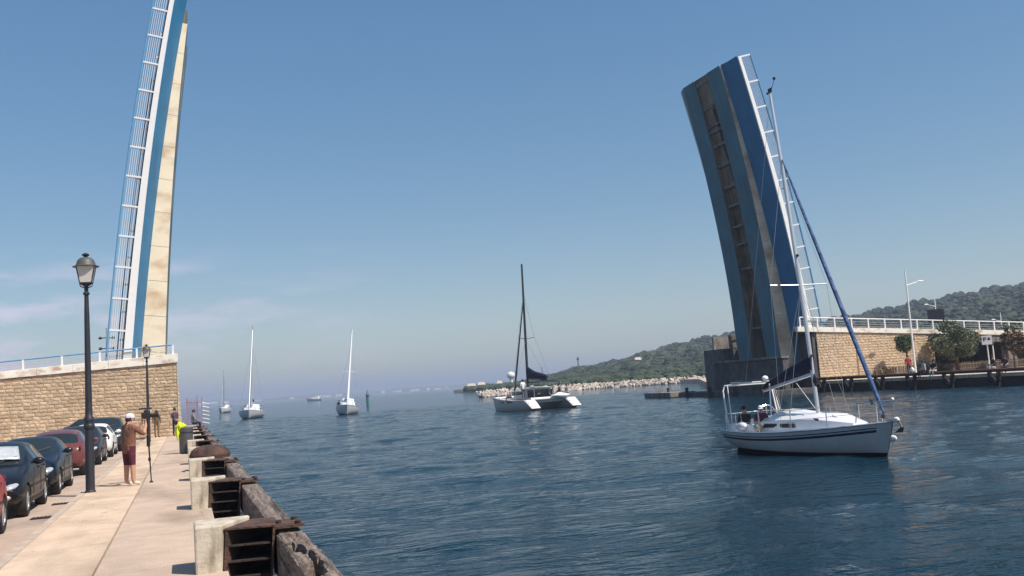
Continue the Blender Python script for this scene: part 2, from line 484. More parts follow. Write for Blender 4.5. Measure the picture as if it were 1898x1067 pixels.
# ------------------------------------------------------------------ bridge abutments
def stone_mesh(k):
    r = random.Random(100 + k)
    def fr(c, s): return [(-.5 + c, 0, -.5 + c), (.5 - c, 0, -.5 + c), (.5 - c, 0, .5 - c), (-.5 + c, 0, .5 - c)]
    a = [(-.5, 0.3, -.5), (.5, 0.3, -.5), (.5, 0.3, .5), (-.5, 0.3, .5)]
    b = [(x, 0.0, z) for x, _, z in a]
    c = [(x * r.uniform(.55, .92), -r.uniform(.15, 1.1), z * r.uniform(.35, .85)) for x, _, z in a]
    m = MB()
    m.loft([a, b, c])
    ctr = (r.uniform(-.15, .15), -r.uniform(.8, 1.3), r.uniform(-.15, .15))
    return a, b, c, ctr
def stone_geo(k):
    a, b, c, ctr = stone_geo_cache[k]
    vs = a + b + c + [ctr]
    fs = []
    for i in range(2):
        for j in range(4):
            q = (j + 1) % 4
            fs.append((i * 4 + j, i * 4 + q, (i + 1) * 4 + q, (i + 1) * 4 + j))
    for j in range(4):
        fs.append((8 + j, 8 + (j + 1) % 4, 12))
    return vs, fs
stone_geo_cache = [stone_mesh(k) for k in range(14)]

def stone_layout(xa, xb, ztop, z0=0.45, ch=0.228, right=True, rr=None):
    """courses from the ground up; yields centre x, z, width, height"""
    z = z0
    rr = rr or rnd
    while z < 6.2:
        x = xa
        off = rr.uniform(0.15, 0.5)
        first = True
        while x < xb - 0.05:
            wd = off if first else rr.uniform(0.30, 0.66)
            first = False
            wd = min(wd, xb - x)
            if xb - x - wd < 0.18: wd = xb - x
            cx = x + wd / 2
            if z + ch < ztop(cx) + 0.02:
                yield cx, z + ch / 2, wd, ch
            elif z < ztop(cx) - 0.06:
                h = ztop(cx) - z
                yield cx, z + h / 2, wd, h
            x += wd
        z += ch

def railing(parent, x0, x1, zf, y, spacing, postw, topmat, h=0.80, barn=4):
    g = root_child = bpy.data.objects.new('railing', None)
    COL.objects.link(g); g.parent = parent
    x = x0
    pm = B().box(-postw, postw, -0.05, 0.05, 0, h).mesh('post', M['railwhite'])
    while (x >= x1 if x1 < x0 else x <= x1):
        put('post', pm, g, loc=(x, y, zf(x)))
        x += spacing if x1 > x0 else -spacing
    def strip(hh, r, m, nm):
        a, b = (x0, x1)
        pts = [(a, y, zf(a) + hh), (b, y, zf(b) + hh)]
        part(nm, B().tube(pts, r, 6), m, g)
    strip(h, 0.055, topmat, 'top_rail')
    for k in range(barn):
        strip(0.12 + k * (h - 0.2) / barn, 0.012, M['railbar'], 'bar')
    return g

def abutment_left():
    a = root('bridge_abutment', 'golden stone abutment wall with white coping and blue top rail behind the parked cars', 'bridge abutment')
    top = lambda x: 5.24 + 0.045 * (x + 0.4)         # underside of coping
    y0 = 66.72
    part('wall', B().hexa([(-62, y0 + .12, -1), (-0.34, y0 + .12, -1), (-0.34, 78, -1), (-62, 78, -1),
                           (-62, y0 + .12, top(-62)), (-0.64, y0 + .12, 5.2), (-0.64, 78, 5.2), (-62, 78, top(-62))]), M['mortar'], a)
    meshes = []
    for k in range(14):
        vs, fs = stone_geo(k)
        m = MB().add(vs, fs).mesh('stone', M[('stone', 'stone', 'stone2', 'stone3')[k % 4]])
        meshes.append(m)
    lay = [q for q in stone_layout(-12.0, -0.40, top)]
    rnd.shuffle(lay)
    stuff = MB()
    for i, (cx, cz, wd, hh) in enumerate(lay):
        k = rnd.randrange(14)
        batter = 0.0
        sh = -0.055 * (cz - 0.45) * (1 if cx > -0.9 else 0)
        if i < 298:
            put('stone', meshes[k], a, loc=(cx, y0 + 0.03, cz), scale=(wd * 0.992, 0.036, hh * 0.98))
        else:
            vs, fs = stone_geo(k)
            stuff.add([(cx + x * wd * .985, y0 + .03 + y * .036, cz + z * hh * .99) for x, y, z in vs], fs)
    # quoin stones on the corner facing the channel
    q = MB(); z = 0.45
    i = 0
    while z < 5.15:
        h = min(0.325, 5.22 - z)
        xs = -0.40 - 0.055 * (z - 0.45) + 0.25
        q.hexa([(-0.42, y0 - .02, z + .005), (xs, y0 - .02, z + .005), (xs, y0 + (.9 if i % 2 else .5), z + .005), (-0.42, y0 + .9, z + .005),
                (-0.42, y0 - .02, z + h - .008), (xs - .018, y0 - .02, z + h - .008), (xs - .018, y0 + (.9 if i % 2 else .5), z + h - .008), (-0.42, y0 + .9, z + h - .008)])
        z += h; i += 1
    part('quoin', q, M['stone3'], a, bevel=0.03)
    if stuff.v:
        s = part('stonework', stuff, M['stone'], a); s['kind'] = 'stuff'
    cp = MB()
    xs = [-62.0] + [-13 + 2.1 * k for k in range(6)] + [-0.33]
    for x_a, x_b in zip(xs[:-1], xs[1:]):
        t0, t1 = top(x_a) + .004, top(x_b) + .004
        th0 = 0.42 if x_a < -20 else 0.44 + 0.16 * (x_a + 13) / 13
        th1 = 0.44 + 0.16 * (x_b + 13) / 13
        g = 0.006
        c = B().hexa([(x_a + g, y0 - .10, t0), (x_b - g, y0 - .10, t1), (x_b - g, y0 + .32, t1), (x_a + g, y0 + .32, t0),
                      (x_a + g, y0 - .10, t0 + th0), (x_b - g, y0 - .10, t1 + th1), (x_b - g, y0 + .32, t1 + th1), (x_a + g, y0 + .32, t0 + th0)])
        part('coping', c, M['coping'], a, bevel=0.02)
    zf = lambda x: top(x) + (0.44 + 0.16 * (x + 13) / 13 if x > -20 else 0.4)
    railing(a, -0.62, -14.2, zf, y0 + 0.12, 2.24, 0.06, M['bluerail'], h=0.62, barn=4)
    # roadway slab behind the parapet
    part('deck_slab', B().hexa([(-62, y0 + .34, top(-62) + .1), (-3.9, y0 + .34, 5.3), (-3.9, 77.5, 5.3), (-62, 77.5, top(-62) + .1),
                                (-62, y0 + .34, top(-62) + .3), (-3.9, y0 + .34, 5.5), (-3.9, 77.5, 5.5), (-62, 77.5, top(-62) + .3)]), M['dark_conc'], a)
    return a
abutment_left()

def abutment_right():
    a = root('bridge_abutment', 'golden stone abutment wall with white railing behind the sailing boat mast', 'bridge abutment')
    top = lambda x: 5.02 - 0.058 * (x - 50.3)
    y0 = 66.72
    XE = 62.6
    core = B().hexa([(50.35, y0 + .12, -1), (XE, y0 + .12, -1), (XE, 77.5, -1), (50.35, 77.5, -1),
                     (50.35, y0 + .12, top(50.35)), (XE, y0 + .12, top(XE)), (XE, 77.5, top(XE)), (50.35, 77.5, top(50.35))])
    part('wall', core, M['dark_conc'], a)
    st = MB(); n_st = 0
    r2 = random.Random(5)
    mm = [MB().add(*stone_geo(k)).mesh('stone', M[('stone', 'stone', 'stone2', 'stone3')[k % 4]]) for k in range(14)]
    for cx, cz, wd, hh in stone_layout(50.36, XE, top, z0=0.7, rr=r2):
        k = r2.randrange(14)
        n_st += 1
        if n_st <= 0:
            put('stone', mm[k], a, loc=(cx, y0 + .03, cz), scale=(wd * .992, .05, hh * .98))
        else:
            vs, fs = stone_geo(k)
            st.add([(cx + x * wd * .985, y0 + .03 + y * .036, cz + z * hh * .99) for x, y, z in vs], fs)
    if st.v:
        s = part('stonework', st, M['stone'], a); s['kind'] = 'stuff'
    XT = 76.0
    xs = [48.45] + [50.4 + 2.4 * k for k in range(10)] + [XT]
    for x_a, x_b in zip(xs[:-1], xs[1:]):
        t0, t1 = top(x_a) + .004, top(x_b) + .004
        c = B().hexa([(x_a + .006, y0 - .10, t0), (x_b - .006, y0 - .10, t1), (x_b - .006, y0 + .3, t1), (x_a + .006, y0 + .3, t0),
                      (x_a + .006, y0 - .10, t0 + .42), (x_b - .006, y0 - .10, t1 + .42), (x_b - .006, y0 + .3, t1 + .42), (x_a + .006, y0 + .3, t0 + .42)])
        part('coping', c, M['coping'], a, bevel=0.02)
    zf = lambda x: top(x) + .42
    g = railing(a, 48.9, 75.9, zf, y0 + .1, 1.74, 0.055, M['railwhite'], h=0.80, barn=3)
    # road slab over the opening, its far columns
    part('deck_slab', B().hexa([(50.35, y0 + .32, top(50.35) - .3), (XT, y0 + .32, top(XT) - .3), (XT, 77.3, top(XT) - .3), (50.35, 77.3, top(50.35) - .3),
                                (50.35, y0 + .32, top(50.35) + .2), (XT, y0 + .32, top(XT) + .2), (XT, 77.3, top(XT) + .2), (50.35, 77.3, top(50.35) + .2)]), M['grey_conc'], a)
    part('edge_beam', B().hexa([(XE, y0 + .02, top(XE) - .6), (XT, y0 + .02, top(XT) - .6), (XT, y0 + .31, top(XT) - .6), (XE, y0 + .31, top(XE) - .6),
                                (XE, y0 + .02, top(XE)), (XT, y0 + .02, top(XT)), (XT, y0 + .31, top(XT)), (XE, y0 + .31, top(XE))]), M['grey_conc'], a)
    for cy in (67.4, 76.6):
        part('column', B().box(71.3, 72.3, cy - .4, cy + .4, 0.5, top(71) - .61), M['grey_conc'], a, bevel=.03)
    part('end_wall', B().box(76.0, 77.2, 66.6, 77.3, 0, top(76) + .42), M['grey_conc'], a)
    part('back_wall', B().box(XE, 76, 77.32, 77.6, 0, top(76)), M['dark_conc'], a)
    return a
abutment_right()

# pier under the right leaf
p = root('bridge_pier', 'dark stained concrete bridge pier at the waterline under the raised right leaf', 'bridge pier')
part('front_wall', B().box(46.9, 47.5, 66.9, 77.7, -1.2, 3.0), M['dark_conc'], p, bevel=.04)
part('ledge', B().box(46.75, 47.56, 66.8, 77.75, 3.005, 3.18), M['grey_conc'], p, bevel=.02)
part('column', B().box(48.1, 52.0, 78.0, 81.4, -1.2, 4.35), M['pier_conc'], p, bevel=.05)
part('parapet', B().box(49.0, 51.6, 77.95, 78.2, 4.36, 5.6), M['grey_conc'], p, bevel=.03)
part('parapet', B().box(49.0, 51.6, 80.9, 81.15, 4.36, 5.6), M['grey_conc'], p, bevel=.03)
part('side_wall', B().box(50.0, 50.34, 66.86, 77.6, -1.2, 4.9), M['dark_conc'], p)
part('footing', B().box(45.6, 53.0, 66.3, 82.6, -1.2, 0.42), M['dark_conc'], p, bevel=.05)
for k in range(4):
    part('fender_pile', B().tube([(45.45, 68 + 4.2 * k, -1.2), (45.45, 68 + 4.2 * k, 0.9)], .16, 8), M['rustdark'], p, smooth=True)
d = root('mooring_dock', 'low grey concrete dock lying in the water beside the bridge pier', 'dock', (1.15, 0, 0))
part('base', B().box(43.9, 46.6, 83.2, 88.5, -1.2, 0.02), M['dark_conc'], d)
part('top', B().box(43.8, 46.7, 83.1, 88.6, 0.024, 0.50), M['grey_conc'], d, bevel=.04)
part('bollard', B().lathe([(.12, 0), (.10, .25), (.17, .3), (.17, .38), (.05, .42)], 10, (45.2, 86, .5)), M['rustdark'], d, smooth=True)
part('ladder', B().tube([(43.74, 85, -.5), (43.74, 85, .6)], .03, 6).tube([(43.74, 85.4, -.5), (43.74, 85.4, .6)], .03, 6), M['rustdark'], d)

# ------------------------------------------------------------------ bascule leaves
def leaf(name, label, base, mid, tip, side, y0, wd, tail, L_over, d0, d1, trough_beams, s_box_end):
    """deck curve through base, mid, tip in the XZ plane; side=+1: underside towards +X"""
    a = root(name, label, 'bridge leaf', (base[0], y0, base[1]))
    bx, bz = base
    P0 = Vector((0, 0)); P1 = Vector((mid[0] - bx, mid[1] - bz)); P2 = Vector((tip[0] - bx, tip[1] - bz))
    tm = 0.48
    C = (P1 - P0 * (1 - tm) ** 2 - P2 * tm ** 2) / (2 * tm * (1 - tm))
    def cur(t):
        return P0 * (1 - t) ** 2 + C * 2 * t * (1 - t) + P2 * t * t
    def tan(t):
        return (((C - P0) * (1 - t) + (P2 - C) * t) * 2).normalized()
    def at(t, dep, y):
        if t < 0:
            p = P0 + tan(0) * (t * Lq)
            tg = tan(0)
        else:
            p = cur(t); tg = tan(t)
        n = Vector((tg.y, -tg.x)) * side
        q = p + n * dep
        return (q.x, y, q.y)
    Lq = (P2 - P0).length
    t_end = 1 + L_over / Lq
    N = 18
    ts = [t_end * i / N for i in range(N + 1)]
    tb = [-tail / Lq + (s_box_end + tail / Lq) * i / N for i in range(N + 1)]
    dd = lambda t: max(0.05, d0 + (d1 - d0) * min(1, max(0, t / s_box_end)))
    wing = 1.75
    bw_ = 2.1
    b1a, b1b = wing, wing + bw_
    b2a, b2b = wd - wing - bw_, wd - wing
    fd = lambda t: .52 - .23 * min(1, max(0, t))          # fascia depth
    we = lambda t: 1.02 - .03 * min(1, max(0, t))         # depth of the wing where it meets the box
    def sec(poly, tt, nm, m, smooth=False):
        rings = [[at(t, dep(t) if callable(dep) else dep, yy) for dep, yy in poly] for t in tt]
        if side > 0: rings = [r[::-1] for r in rings]
        return part(nm, MB().loft(rings), m, a, smooth=smooth)
    sec([(0.0, -.02), (fd, -.02), (fd, .12), (0.0, .12)], ts, 'fascia', M['white'])
    sec([(0.0, wd - .12), (fd, wd - .12), (fd, wd + .02), (0.0, wd + .02)], ts, 'fascia', M['white'])
    sec([(0.02, .125), (0.28, .125), (0.28, wd - .125), (0.02, wd - .125)], ts, 'roadway', M['dark_conc'])
    sec([(0.285, .125), (lambda t: fd(t) - .03, .125), (we, wing - .01), (0.285, wing - .01)], ts, 'wing', M['blue'])
    sec([(0.285, wd - wing + .01), (we, wd - wing + .01), (lambda t: fd(t) - .03, wd - .125), (0.285, wd - .125)], ts, 'wing', M['teal'])
    sec([(0.285, b1b + .01), (1.0, b1b + .01), (1.0, b2a - .01), (0.285, b2a - .01)], ts, 'trough_floor', M['trough'])
    for ya, yb in ((b1a, b1b), (b2a, b2b)):
        bo = sec([(0.285, ya), (lambda t: we(t) + .02 + dd(t), ya), (lambda t: we(t) + .02 + dd(t), yb), (0.285, yb)], tb, 'box_girder', M['teal'])
        # side plates with joints, on the outer side and along the trough
        for yy, sgn in ((ya, -1), (yb, 1)):
            outer = (ya == b1a and sgn < 0) or (ya == b2a and sgn > 0)
            nseg = 11
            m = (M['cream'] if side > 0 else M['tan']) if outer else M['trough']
            for k in range(nseg):
                u0 = tb[0] + (tb[-1] - tb[0]) * k / nseg
                u1 = tb[0] + (tb[-1] - tb[0]) * (k + 1) / nseg
                lo = 1.0 if outer else 1.02
                th = 0.025 * sgn
                g = 0.0005
                ring = []
                for u in (u0 + g, (u0 + u1) / 2, u1 - g):
                    e = we(u) + .015 + dd(u)
                    lo = we(u) - .02 if outer else 1.02
                    r_ = [at(u, lo, yy + .002 * sgn), at(u, max(lo + .02, e), yy + .002 * sgn), at(u, max(lo + .02, e), yy + th), at(u, lo, yy + th)]
                    ring.append(r_)
                part('side_plate', MB().loft(ring), m, a)
    # cross beams in the trough, with two pipes
    for t, dep in trough_beams:
        h = 0.11
        dep = we(t) + dd(t) * .75
        c = MB()
        rings = []
        for yy in (b1b + .03, b2a - .03):
            rings.append([at(t - h / Lq, 1.005, yy), at(t + h / Lq, 1.005, yy), at(t + h / Lq, dep, yy), at(t - h / Lq, dep, yy)])
        part('cross_beam', c.loft(rings), M['grey_conc'], a)
    for yy in (b1b + .5, b1b + .75):
        part('pipe', MB().tube([at(t, 1.06, yy) for t in ts[2:-2]], .05, 6), M['rustdark'], a)
    # end plate
    part('end_plate', MB().loft([[at(t_end + .001, 0.03, .2), at(t_end + .001, 0.30, .2), at(t_end + .001, .30, wd - .2), at(t_end + .001, .03, wd - .2)],
                                 [at(t_end + .004, 0.03, .2), at(t_end + .004, 0.30, .2), at(t_end + .004, .30, wd - .2), at(t_end + .004, .03, wd - .2)]]), M['blue'], a)
    # railing along both edges
    for yy in (0.06, wd - 0.06):
        g = bpy.data.objects.new('railing', None); COL.objects.link(g); g.parent = a
        part('kerb_beam', MB().loft([[at(t, -.09, yy + .06), at(t, -.003, yy + .06), at(t, -.003, yy + .02), at(t, -.09, yy + .02)] for t in ts]), M['black'], g)
        npost = int(Lq * t_end / 1.95)
        for k in range(npost + 1):
            t = t_end * k / npost - (.002 if k == npost else 0)
            part('post', MB().loft([[at(t - .0023, dep, yy - .05), at(t + .0023, dep, yy - .05), at(t + .0023, dep, yy + .035), at(t - .0023, dep, yy + .035)] for dep in (-.003, -1.0)]), M['railwhite'], g)
        part('top_rail', MB().tube([at(t, -1.02, yy) for t in ts], .075, 6), M['bluerail'], g)
        for k in range(6):
            part('bar', MB().tube([at(t, -.20 - k * .13, yy) for t in ts], .019, 4), M['railwhite'], g)
    return a
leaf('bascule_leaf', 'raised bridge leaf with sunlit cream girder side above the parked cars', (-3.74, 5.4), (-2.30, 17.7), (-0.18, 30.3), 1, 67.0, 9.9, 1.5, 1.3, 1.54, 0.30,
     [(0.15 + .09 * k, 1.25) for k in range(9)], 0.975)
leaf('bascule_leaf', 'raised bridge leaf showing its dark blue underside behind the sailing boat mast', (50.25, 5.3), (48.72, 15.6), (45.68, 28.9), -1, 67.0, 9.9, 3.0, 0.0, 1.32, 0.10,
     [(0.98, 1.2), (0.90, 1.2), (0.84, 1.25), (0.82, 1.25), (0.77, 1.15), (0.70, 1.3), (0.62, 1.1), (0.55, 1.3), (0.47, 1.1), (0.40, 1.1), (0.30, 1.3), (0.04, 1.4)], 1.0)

# signal mast beside the left leaf
s = root('signal_post', 'thin grey signal post with small lamps beside the left leaf railing', 'signal post', (-4.75, 67.6, 5.4))
part('pole', B().tube([(0, 0, 0), (0.05, 0, 2.4)], .05, 8), M['railbar'], s)
for z in (1.05, 1.75):
    part('lamp', B().tube([(-.38, 0, z), (.42, 0, z)], .035, 6).lathe([(.10, -.08), (.12, 0), (.05, .09)], 8, (-.36, 0, z)).lathe([(.10, -.08), (.12, 0), (.05, .09)], 8, (.42, 0, z)), M['iron'], s)

# ------------------------------------------------------------------ quay edge: blocks, fenders, timber
ORD = ['nearest', 'second nearest', 'third', 'fourth', 'fifth', 'sixth', 'seventh', 'eighth', 'ninth']
BY = [11.5 + 7.1 * k for k in range(9)]
def make_block():
    a = root('fender_block', 'x', 'fender block')
    z0, z1 = -0.5, 0.53
    c = B().hexa([(.07, 0, -.6), (.30, 0, -.6), (.55, .62, -.6), (.07, .62, -.6), (.06, 0.0, z1), (.36, 0.0, z1), (.72, .66, z1), (.06, .66, z1)])
    part('concrete_block', c, M['block'], a, bevel=.025)
    # steel box open towards the viewer, with shelves
    fr = bpy.data.objects.new('steel_box', None); COL.objects.link(fr); fr.parent = a
    part('top_plate', B().hexa([(.38, .02, .455), (.96, .02, .44), (1.02, .72, .44), (.74, .72, .455), (.38, .02, .475), (.96, .02, .46), (1.02, .72, .46), (.74, .72, .475)]), M['rust'], fr)
    part('side_plate', B().hexa([(.86, .02, -.35), (.885, .02, -.35), (.92, .66, -.5), (.895, .66, -.5), (.93, .02, .438), (.955, .02, .438), (.985, .66, .438), (.96, .66, .438)]), M['rust'], fr)
    part('side_plate', B().hexa([(.345, .03, -.35), (.37, .03, -.35), (.60, .6, -.5), (.57, .6, -.5), (.40, .03, .45), (.425, .03, .45), (.75, .6, .45), (.72, .6, .45)]), M['rust'], fr)
    part('back_plate', B().box(.58, .95, .62, .645, -.5, .436), M['rustdark'], fr)
    for k, z in enumerate((.26, .08, -.10, -.28)):
        part('shelf', B().hexa([(.40, .05, z), (.90, .05, z - .01), (.93, .61, z - .01), (.66, .61, z), (.40, .05, z + .018), (.90, .05, z + .008), (.93, .61, z + .008), (.66, .61, z + .018)]), M['rustdark'], fr)  # darker rust paints in the shade inside the box
    part('pad_plate', B().box(.93, 1.30, .10, .74, .395, .425), M['rust'], a)
    for xx, yy in ((1.23, .2), (1.23, .62), (1.02, .4)):
        part('bolt', B().lathe([(.035, 0), (.035, .03), (.02, .04)], 8, (xx, yy, .425)), M['rustdark'], a)
    part('tie_plate', B().hexa([(.36, 1.9, .03), (.98, 1.75, .03), (.98, 2.2, .03), (.36, 2.35, .03), (.36, 1.9, .09), (.98, 1.75, .11), (.98, 2.2, .11), (.36, 2.35, .09)]), M['rust'], a)
    part('spur', B().box(.40, 1.0, 2.0, 2.3, -.7, .02), M['rustdark'], a)
    return a
proto = make_block()
for i, by in enumerate(BY):
    b = proto if i == 0 else copy_tree(proto)
    b.location = (0, by, QZ)
    b['label'] = ['pale concrete quay block with rusty steel fender box, nearest the camera',
                  'second pale concrete quay block with rusty steel fender box from the camera',
                  'third pale concrete quay block from the camera, in front of the rusty mooring bollard',
                  'concrete quay block with fender box, first beyond the rusty mooring bollard',
                  'concrete quay block with fender box, second beyond the rusty mooring bollard',
                  'concrete quay block with fender box, third beyond the rusty mooring bollard',
                  'concrete quay block with fender box, fourth beyond the rusty mooring bollard',
                  'concrete quay block with fender box, close before the seated man',
                  'concrete quay block with fender box, farthest along the quay by the spiked fence'][i]
    b['group'] = 'fender blocks along the quay edge'

def timber(ya, yb, crack=False, seed=0):
    r = np.random.RandomState(seed)
    n = max(12, int((yb - ya) / (0.06 if crack else 0.22)))
    xs = [0.97, 1.00, 1.04, 1.08, 1.11, 1.14, 1.17, 1.20, 1.25, 1.27]
    m = MB(); rings = []
    w0 = r.uniform(0, 6)
    for i in range(n + 1):
        y = ya + (yb - ya) * i / n
        jx = r.normal(0, .006); jz = r.normal(0, .006)
        top = []
        for k, x in enumerate(xs):
            z = 0.80 + jz + r.normal(0, .004)
            xx = x + jx
            if crack and 7.0 < y < 11.4:
                cxx = 1.10 + .05 * math.sin(y * 3.1 + w0) + .02 * math.sin(y * 11)
                wdt = .035 + .03 * math.sin(y * 5.0 + 1) + .02 * max(0, math.sin(y * 2.2))
                if abs(xx - cxx) < wdt: z -= .20
            if k in (0, len(xs) - 1): z -= .02
            top.append((xx, y, z))
        bot = [(1.27 + jx, y, 0.30), (0.97 + jx, y, 0.30)]
        rings.append(top + bot)
    m.loft(rings)
    return part('timber_beam', m, M['timber'])
TL = ['cracked weathered timber fender beam at the water edge, nearest the camera',
      'weathered timber fender beam between the nearest and second quay blocks',
      'weathered timber fender beam between the second and third quay blocks',
      'weathered timber fender beam beside the rusty mooring bollard',
      'weathered timber fender beam beside the grey litter bin',
      'weathered timber fender beam next past the grey litter bin',
      'weathered timber fender beam second past the grey litter bin',
      'weathered timber fender beam just before the seated man',
      'weathered timber fender beam under the spiked fence']
cuts = [4.0] + [by + 0.42 for by in BY]
for i in range(len(cuts) - 1):
    t = timber(cuts[i] + .01, cuts[i + 1] - .01, crack=(i == 0), seed=i)
    tag(t, TL[i], 'timber beam', 'timber fender beams along the quay edge')

mo = root('mooring_bollard', 'squat rounded rusty mooring bollard on the quay edge behind the third block', 'mooring bollard', (0.66, 29.4, QZ))
part('pad', B().prism([(-.7, -.6), (.5, -.6), (.62, .6), (-.7, .6)], -1.2, .015), M['block'], mo)
mo.scale = (1, 1, 1.22)
part('bollard_head', B().lathe([(.36, .015), (.34, .14), (.46, .20), (.56, .26), (.58, .36), (.52, .47), (.38, .55), (.18, .585), (.03, .59)], 24), M['rust'], mo, smooth=True)
part('base_ring', B().lathe([(.44, .016), (.44, .05), (.37, .06)], 20), M['rustdark'], mo)

bn = root('litter_bin', 'dark grey cylindrical litter bin on the footway near the wall', 'litter bin', (0.02, 40.9, QZ))
part('bin_body', B().lathe([(.24, 0.02), (.265, .04), (.27, .95), (.285, .97), (.285, 1.03), (.25, 1.05), (.245, .92), (.05, .9)], 20), M['grey'], bn, smooth=True)
part('foot', B().lathe([(.23, 0), (.23, .02)], 16), M['black'], bn)
for zz in (.80,):
    part('hoop', B().lathe([(.271, zz), (.281, zz + .01), (.281, zz + .05), (.271, zz + .06)], 20, cap=False), M['iron'], bn)
def rag(c, sx, sy, sz, m, seed=0):
    r = random.Random(seed)
    b = MB().ball((0, 0, 0), 1, n=14, m=10)
    ph = [r.uniform(0, 6) for _ in range(6)]
    b.v = [(c[0] + sx * x * (1 + .18 * math.sin(5 * z + ph[0]) + .1 * math.sin(9 * y + ph[1])), c[1] + sy * y * (1 + .15 * math.sin(6 * x + ph[2])),
            c[2] + sz * z * (1 + .18 * math.sin(4 * x + ph[3]) + .1 * math.sin(8 * y + ph[4]))) for x, y, z in b.v]
    return b
yb = part('bag', rag((-.16, 40.82, QZ + 1.09), .19, .15, .16, M['hivis'], 3).add(*(lambda q: (q.v, q.f))(rag((-.30, 40.80, QZ + .84), .075, .10, .26, None, 4))), M['hivis'], smooth=True)
tag(yb, 'bright yellow bag draped over the rim of the grey litter bin', 'bag')

# spiked purple fence at the end of the walk
sf = root('spiked_fence', 'faded purple fence panel with white spikes sticking out over the water', 'fence', (0, 69.6, 0))
part('post', B().box(.80, .88, -.04, .04, QZ, 3.0), M['purple'], sf)
part('post', B().box(1.10, 1.17, -.04, .04, QZ - .2, 2.85), M['purple'], sf)
part('post', B().box(.10, .17, -.04, .04, QZ, 2.9), M['purple'], sf)
for k in range(9):
    part('bar', B().tube([(.2 + k * .075, 0, QZ + .05), (.2 + k * .075, 0, 2.75 + .12 * math.sin(k * 2.1))], .014, 5), M['purple'], sf)
part('rail', B().tube([(.1, 0, 2.6), (1.14, 0, 2.5)], .03, 6).tube([(.1, 0, .8), (1.14, 0, .75)], .03, 6), M['purple'], sf)
for k in range(6):
    z = 1.05 + .27 * k
    part('spike', B().tube([(1.17, 0, z + .10), (1.62, -.05, z - .02)], [.035, .028], 6), M['white'], sf)

# ------------------------------------------------------------------ street lamps (lantern type)
def lantern_lamp(loc, label, h=5.72):
    a = root('street_lamp', label, 'street lamp', loc, group='lantern lamps along the quay')
    part('post', B().lathe([(.125, 0), (.13, .02), (.105, .05), (.10, .9), (.098, 1.68), (.115, 1.70), (.115, 1.76), (.088, 1.80), (.082, 1.95), (.078, 2.2), (.060, 4.2), (.048, h - .98), (.075, h - .97), (.078, h - .93), (.048, h - .90), (.046, h - .80), (.07, h - .78)], 16), M['iron'], a, smooth=True)
    part('collar', B().lathe([(.112, 1.50), (.128, 1.53), (.128, 1.59), (.112, 1.62)], 16, cap=False), M['iron'], a, smooth=True)
    b = h - .80
    l = bpy.data.objects.new('lantern', None); COL.objects.link(l); l.parent = a
    part('cradle', B().tube([(.0, 0, b - .02), (.13, 0, b + .04), (.145, 0, b + .11)], .014, 6).tube([(0, 0, b - .02), (-.13, 0, b + .04), (-.145, 0, b + .11)], .014, 6)
         .tube([(0, 0, b - .02), (0, .13, b + .04), (0, .145, b + .11)], .014, 6).tube([(0, 0, b - .02), (0, -.13, b + .04), (0, -.145, b + .11)], .014, 6).lathe([(.03, b + .02), (.15, b + .10), (.15, b + .12)], 12), M['iron'], l)
    lo, hi = .135, .205
    for (sx, sy) in ((1, 0), (-1, 0), (0, 1), (0, -1)):
        ring = []
        for rr, z in ((lo, b + .125), (hi, b + .515)):
            t = rr * .92
            if sx: ring.append([(sx * rr, -t, z), (sx * rr, t, z), (sx * (rr - .008), t, z), (sx * (rr - .008), -t, z)])
            else: ring.append([(-t, sy * rr, z), (t, sy * rr, z), (t, sy * (rr - .008), z), (-t, sy * (rr - .008), z)])
        part('pane', MB().loft(ring), M['lampglass'], l)
    fr = MB()
    for sx in (-1, 1):
        for sy in (-1, 1):
            fr.tube([(sx * lo, sy * lo, b + .12), (sx * hi, sy * hi, b + .52)], .014, 5)
    fr.box(-lo - .01, lo + .01, -lo - .01, lo + .01, b + .105, b + .125)
    part('frame', fr, M['iron'], l)
    part('cap', B().lathe([(.305, b + .515), (.31, b + .525), (.235, b + .55), (.215, b + .60), (.19, b + .68), (.13, b + .735), (.07, b + .75)], 20), M['irontop'], l, smooth=True)
    part('finial', B().lathe([(.05, b + .752), (.045, b + .775), (.085, b + .80), (.09, b + .82), (.06, b + .84), (.02, b + .86)], 12), M['iron'], l, smooth=True)
    return a
lantern_lamp((-2.18, 25.02, QZ), 'tall dark iron lantern lamp post standing beside the parked cars')
lantern_lamp((-2.0, 59.0, QZ), 'small distant lantern lamp post right in front of the stone wall', h=5.55)

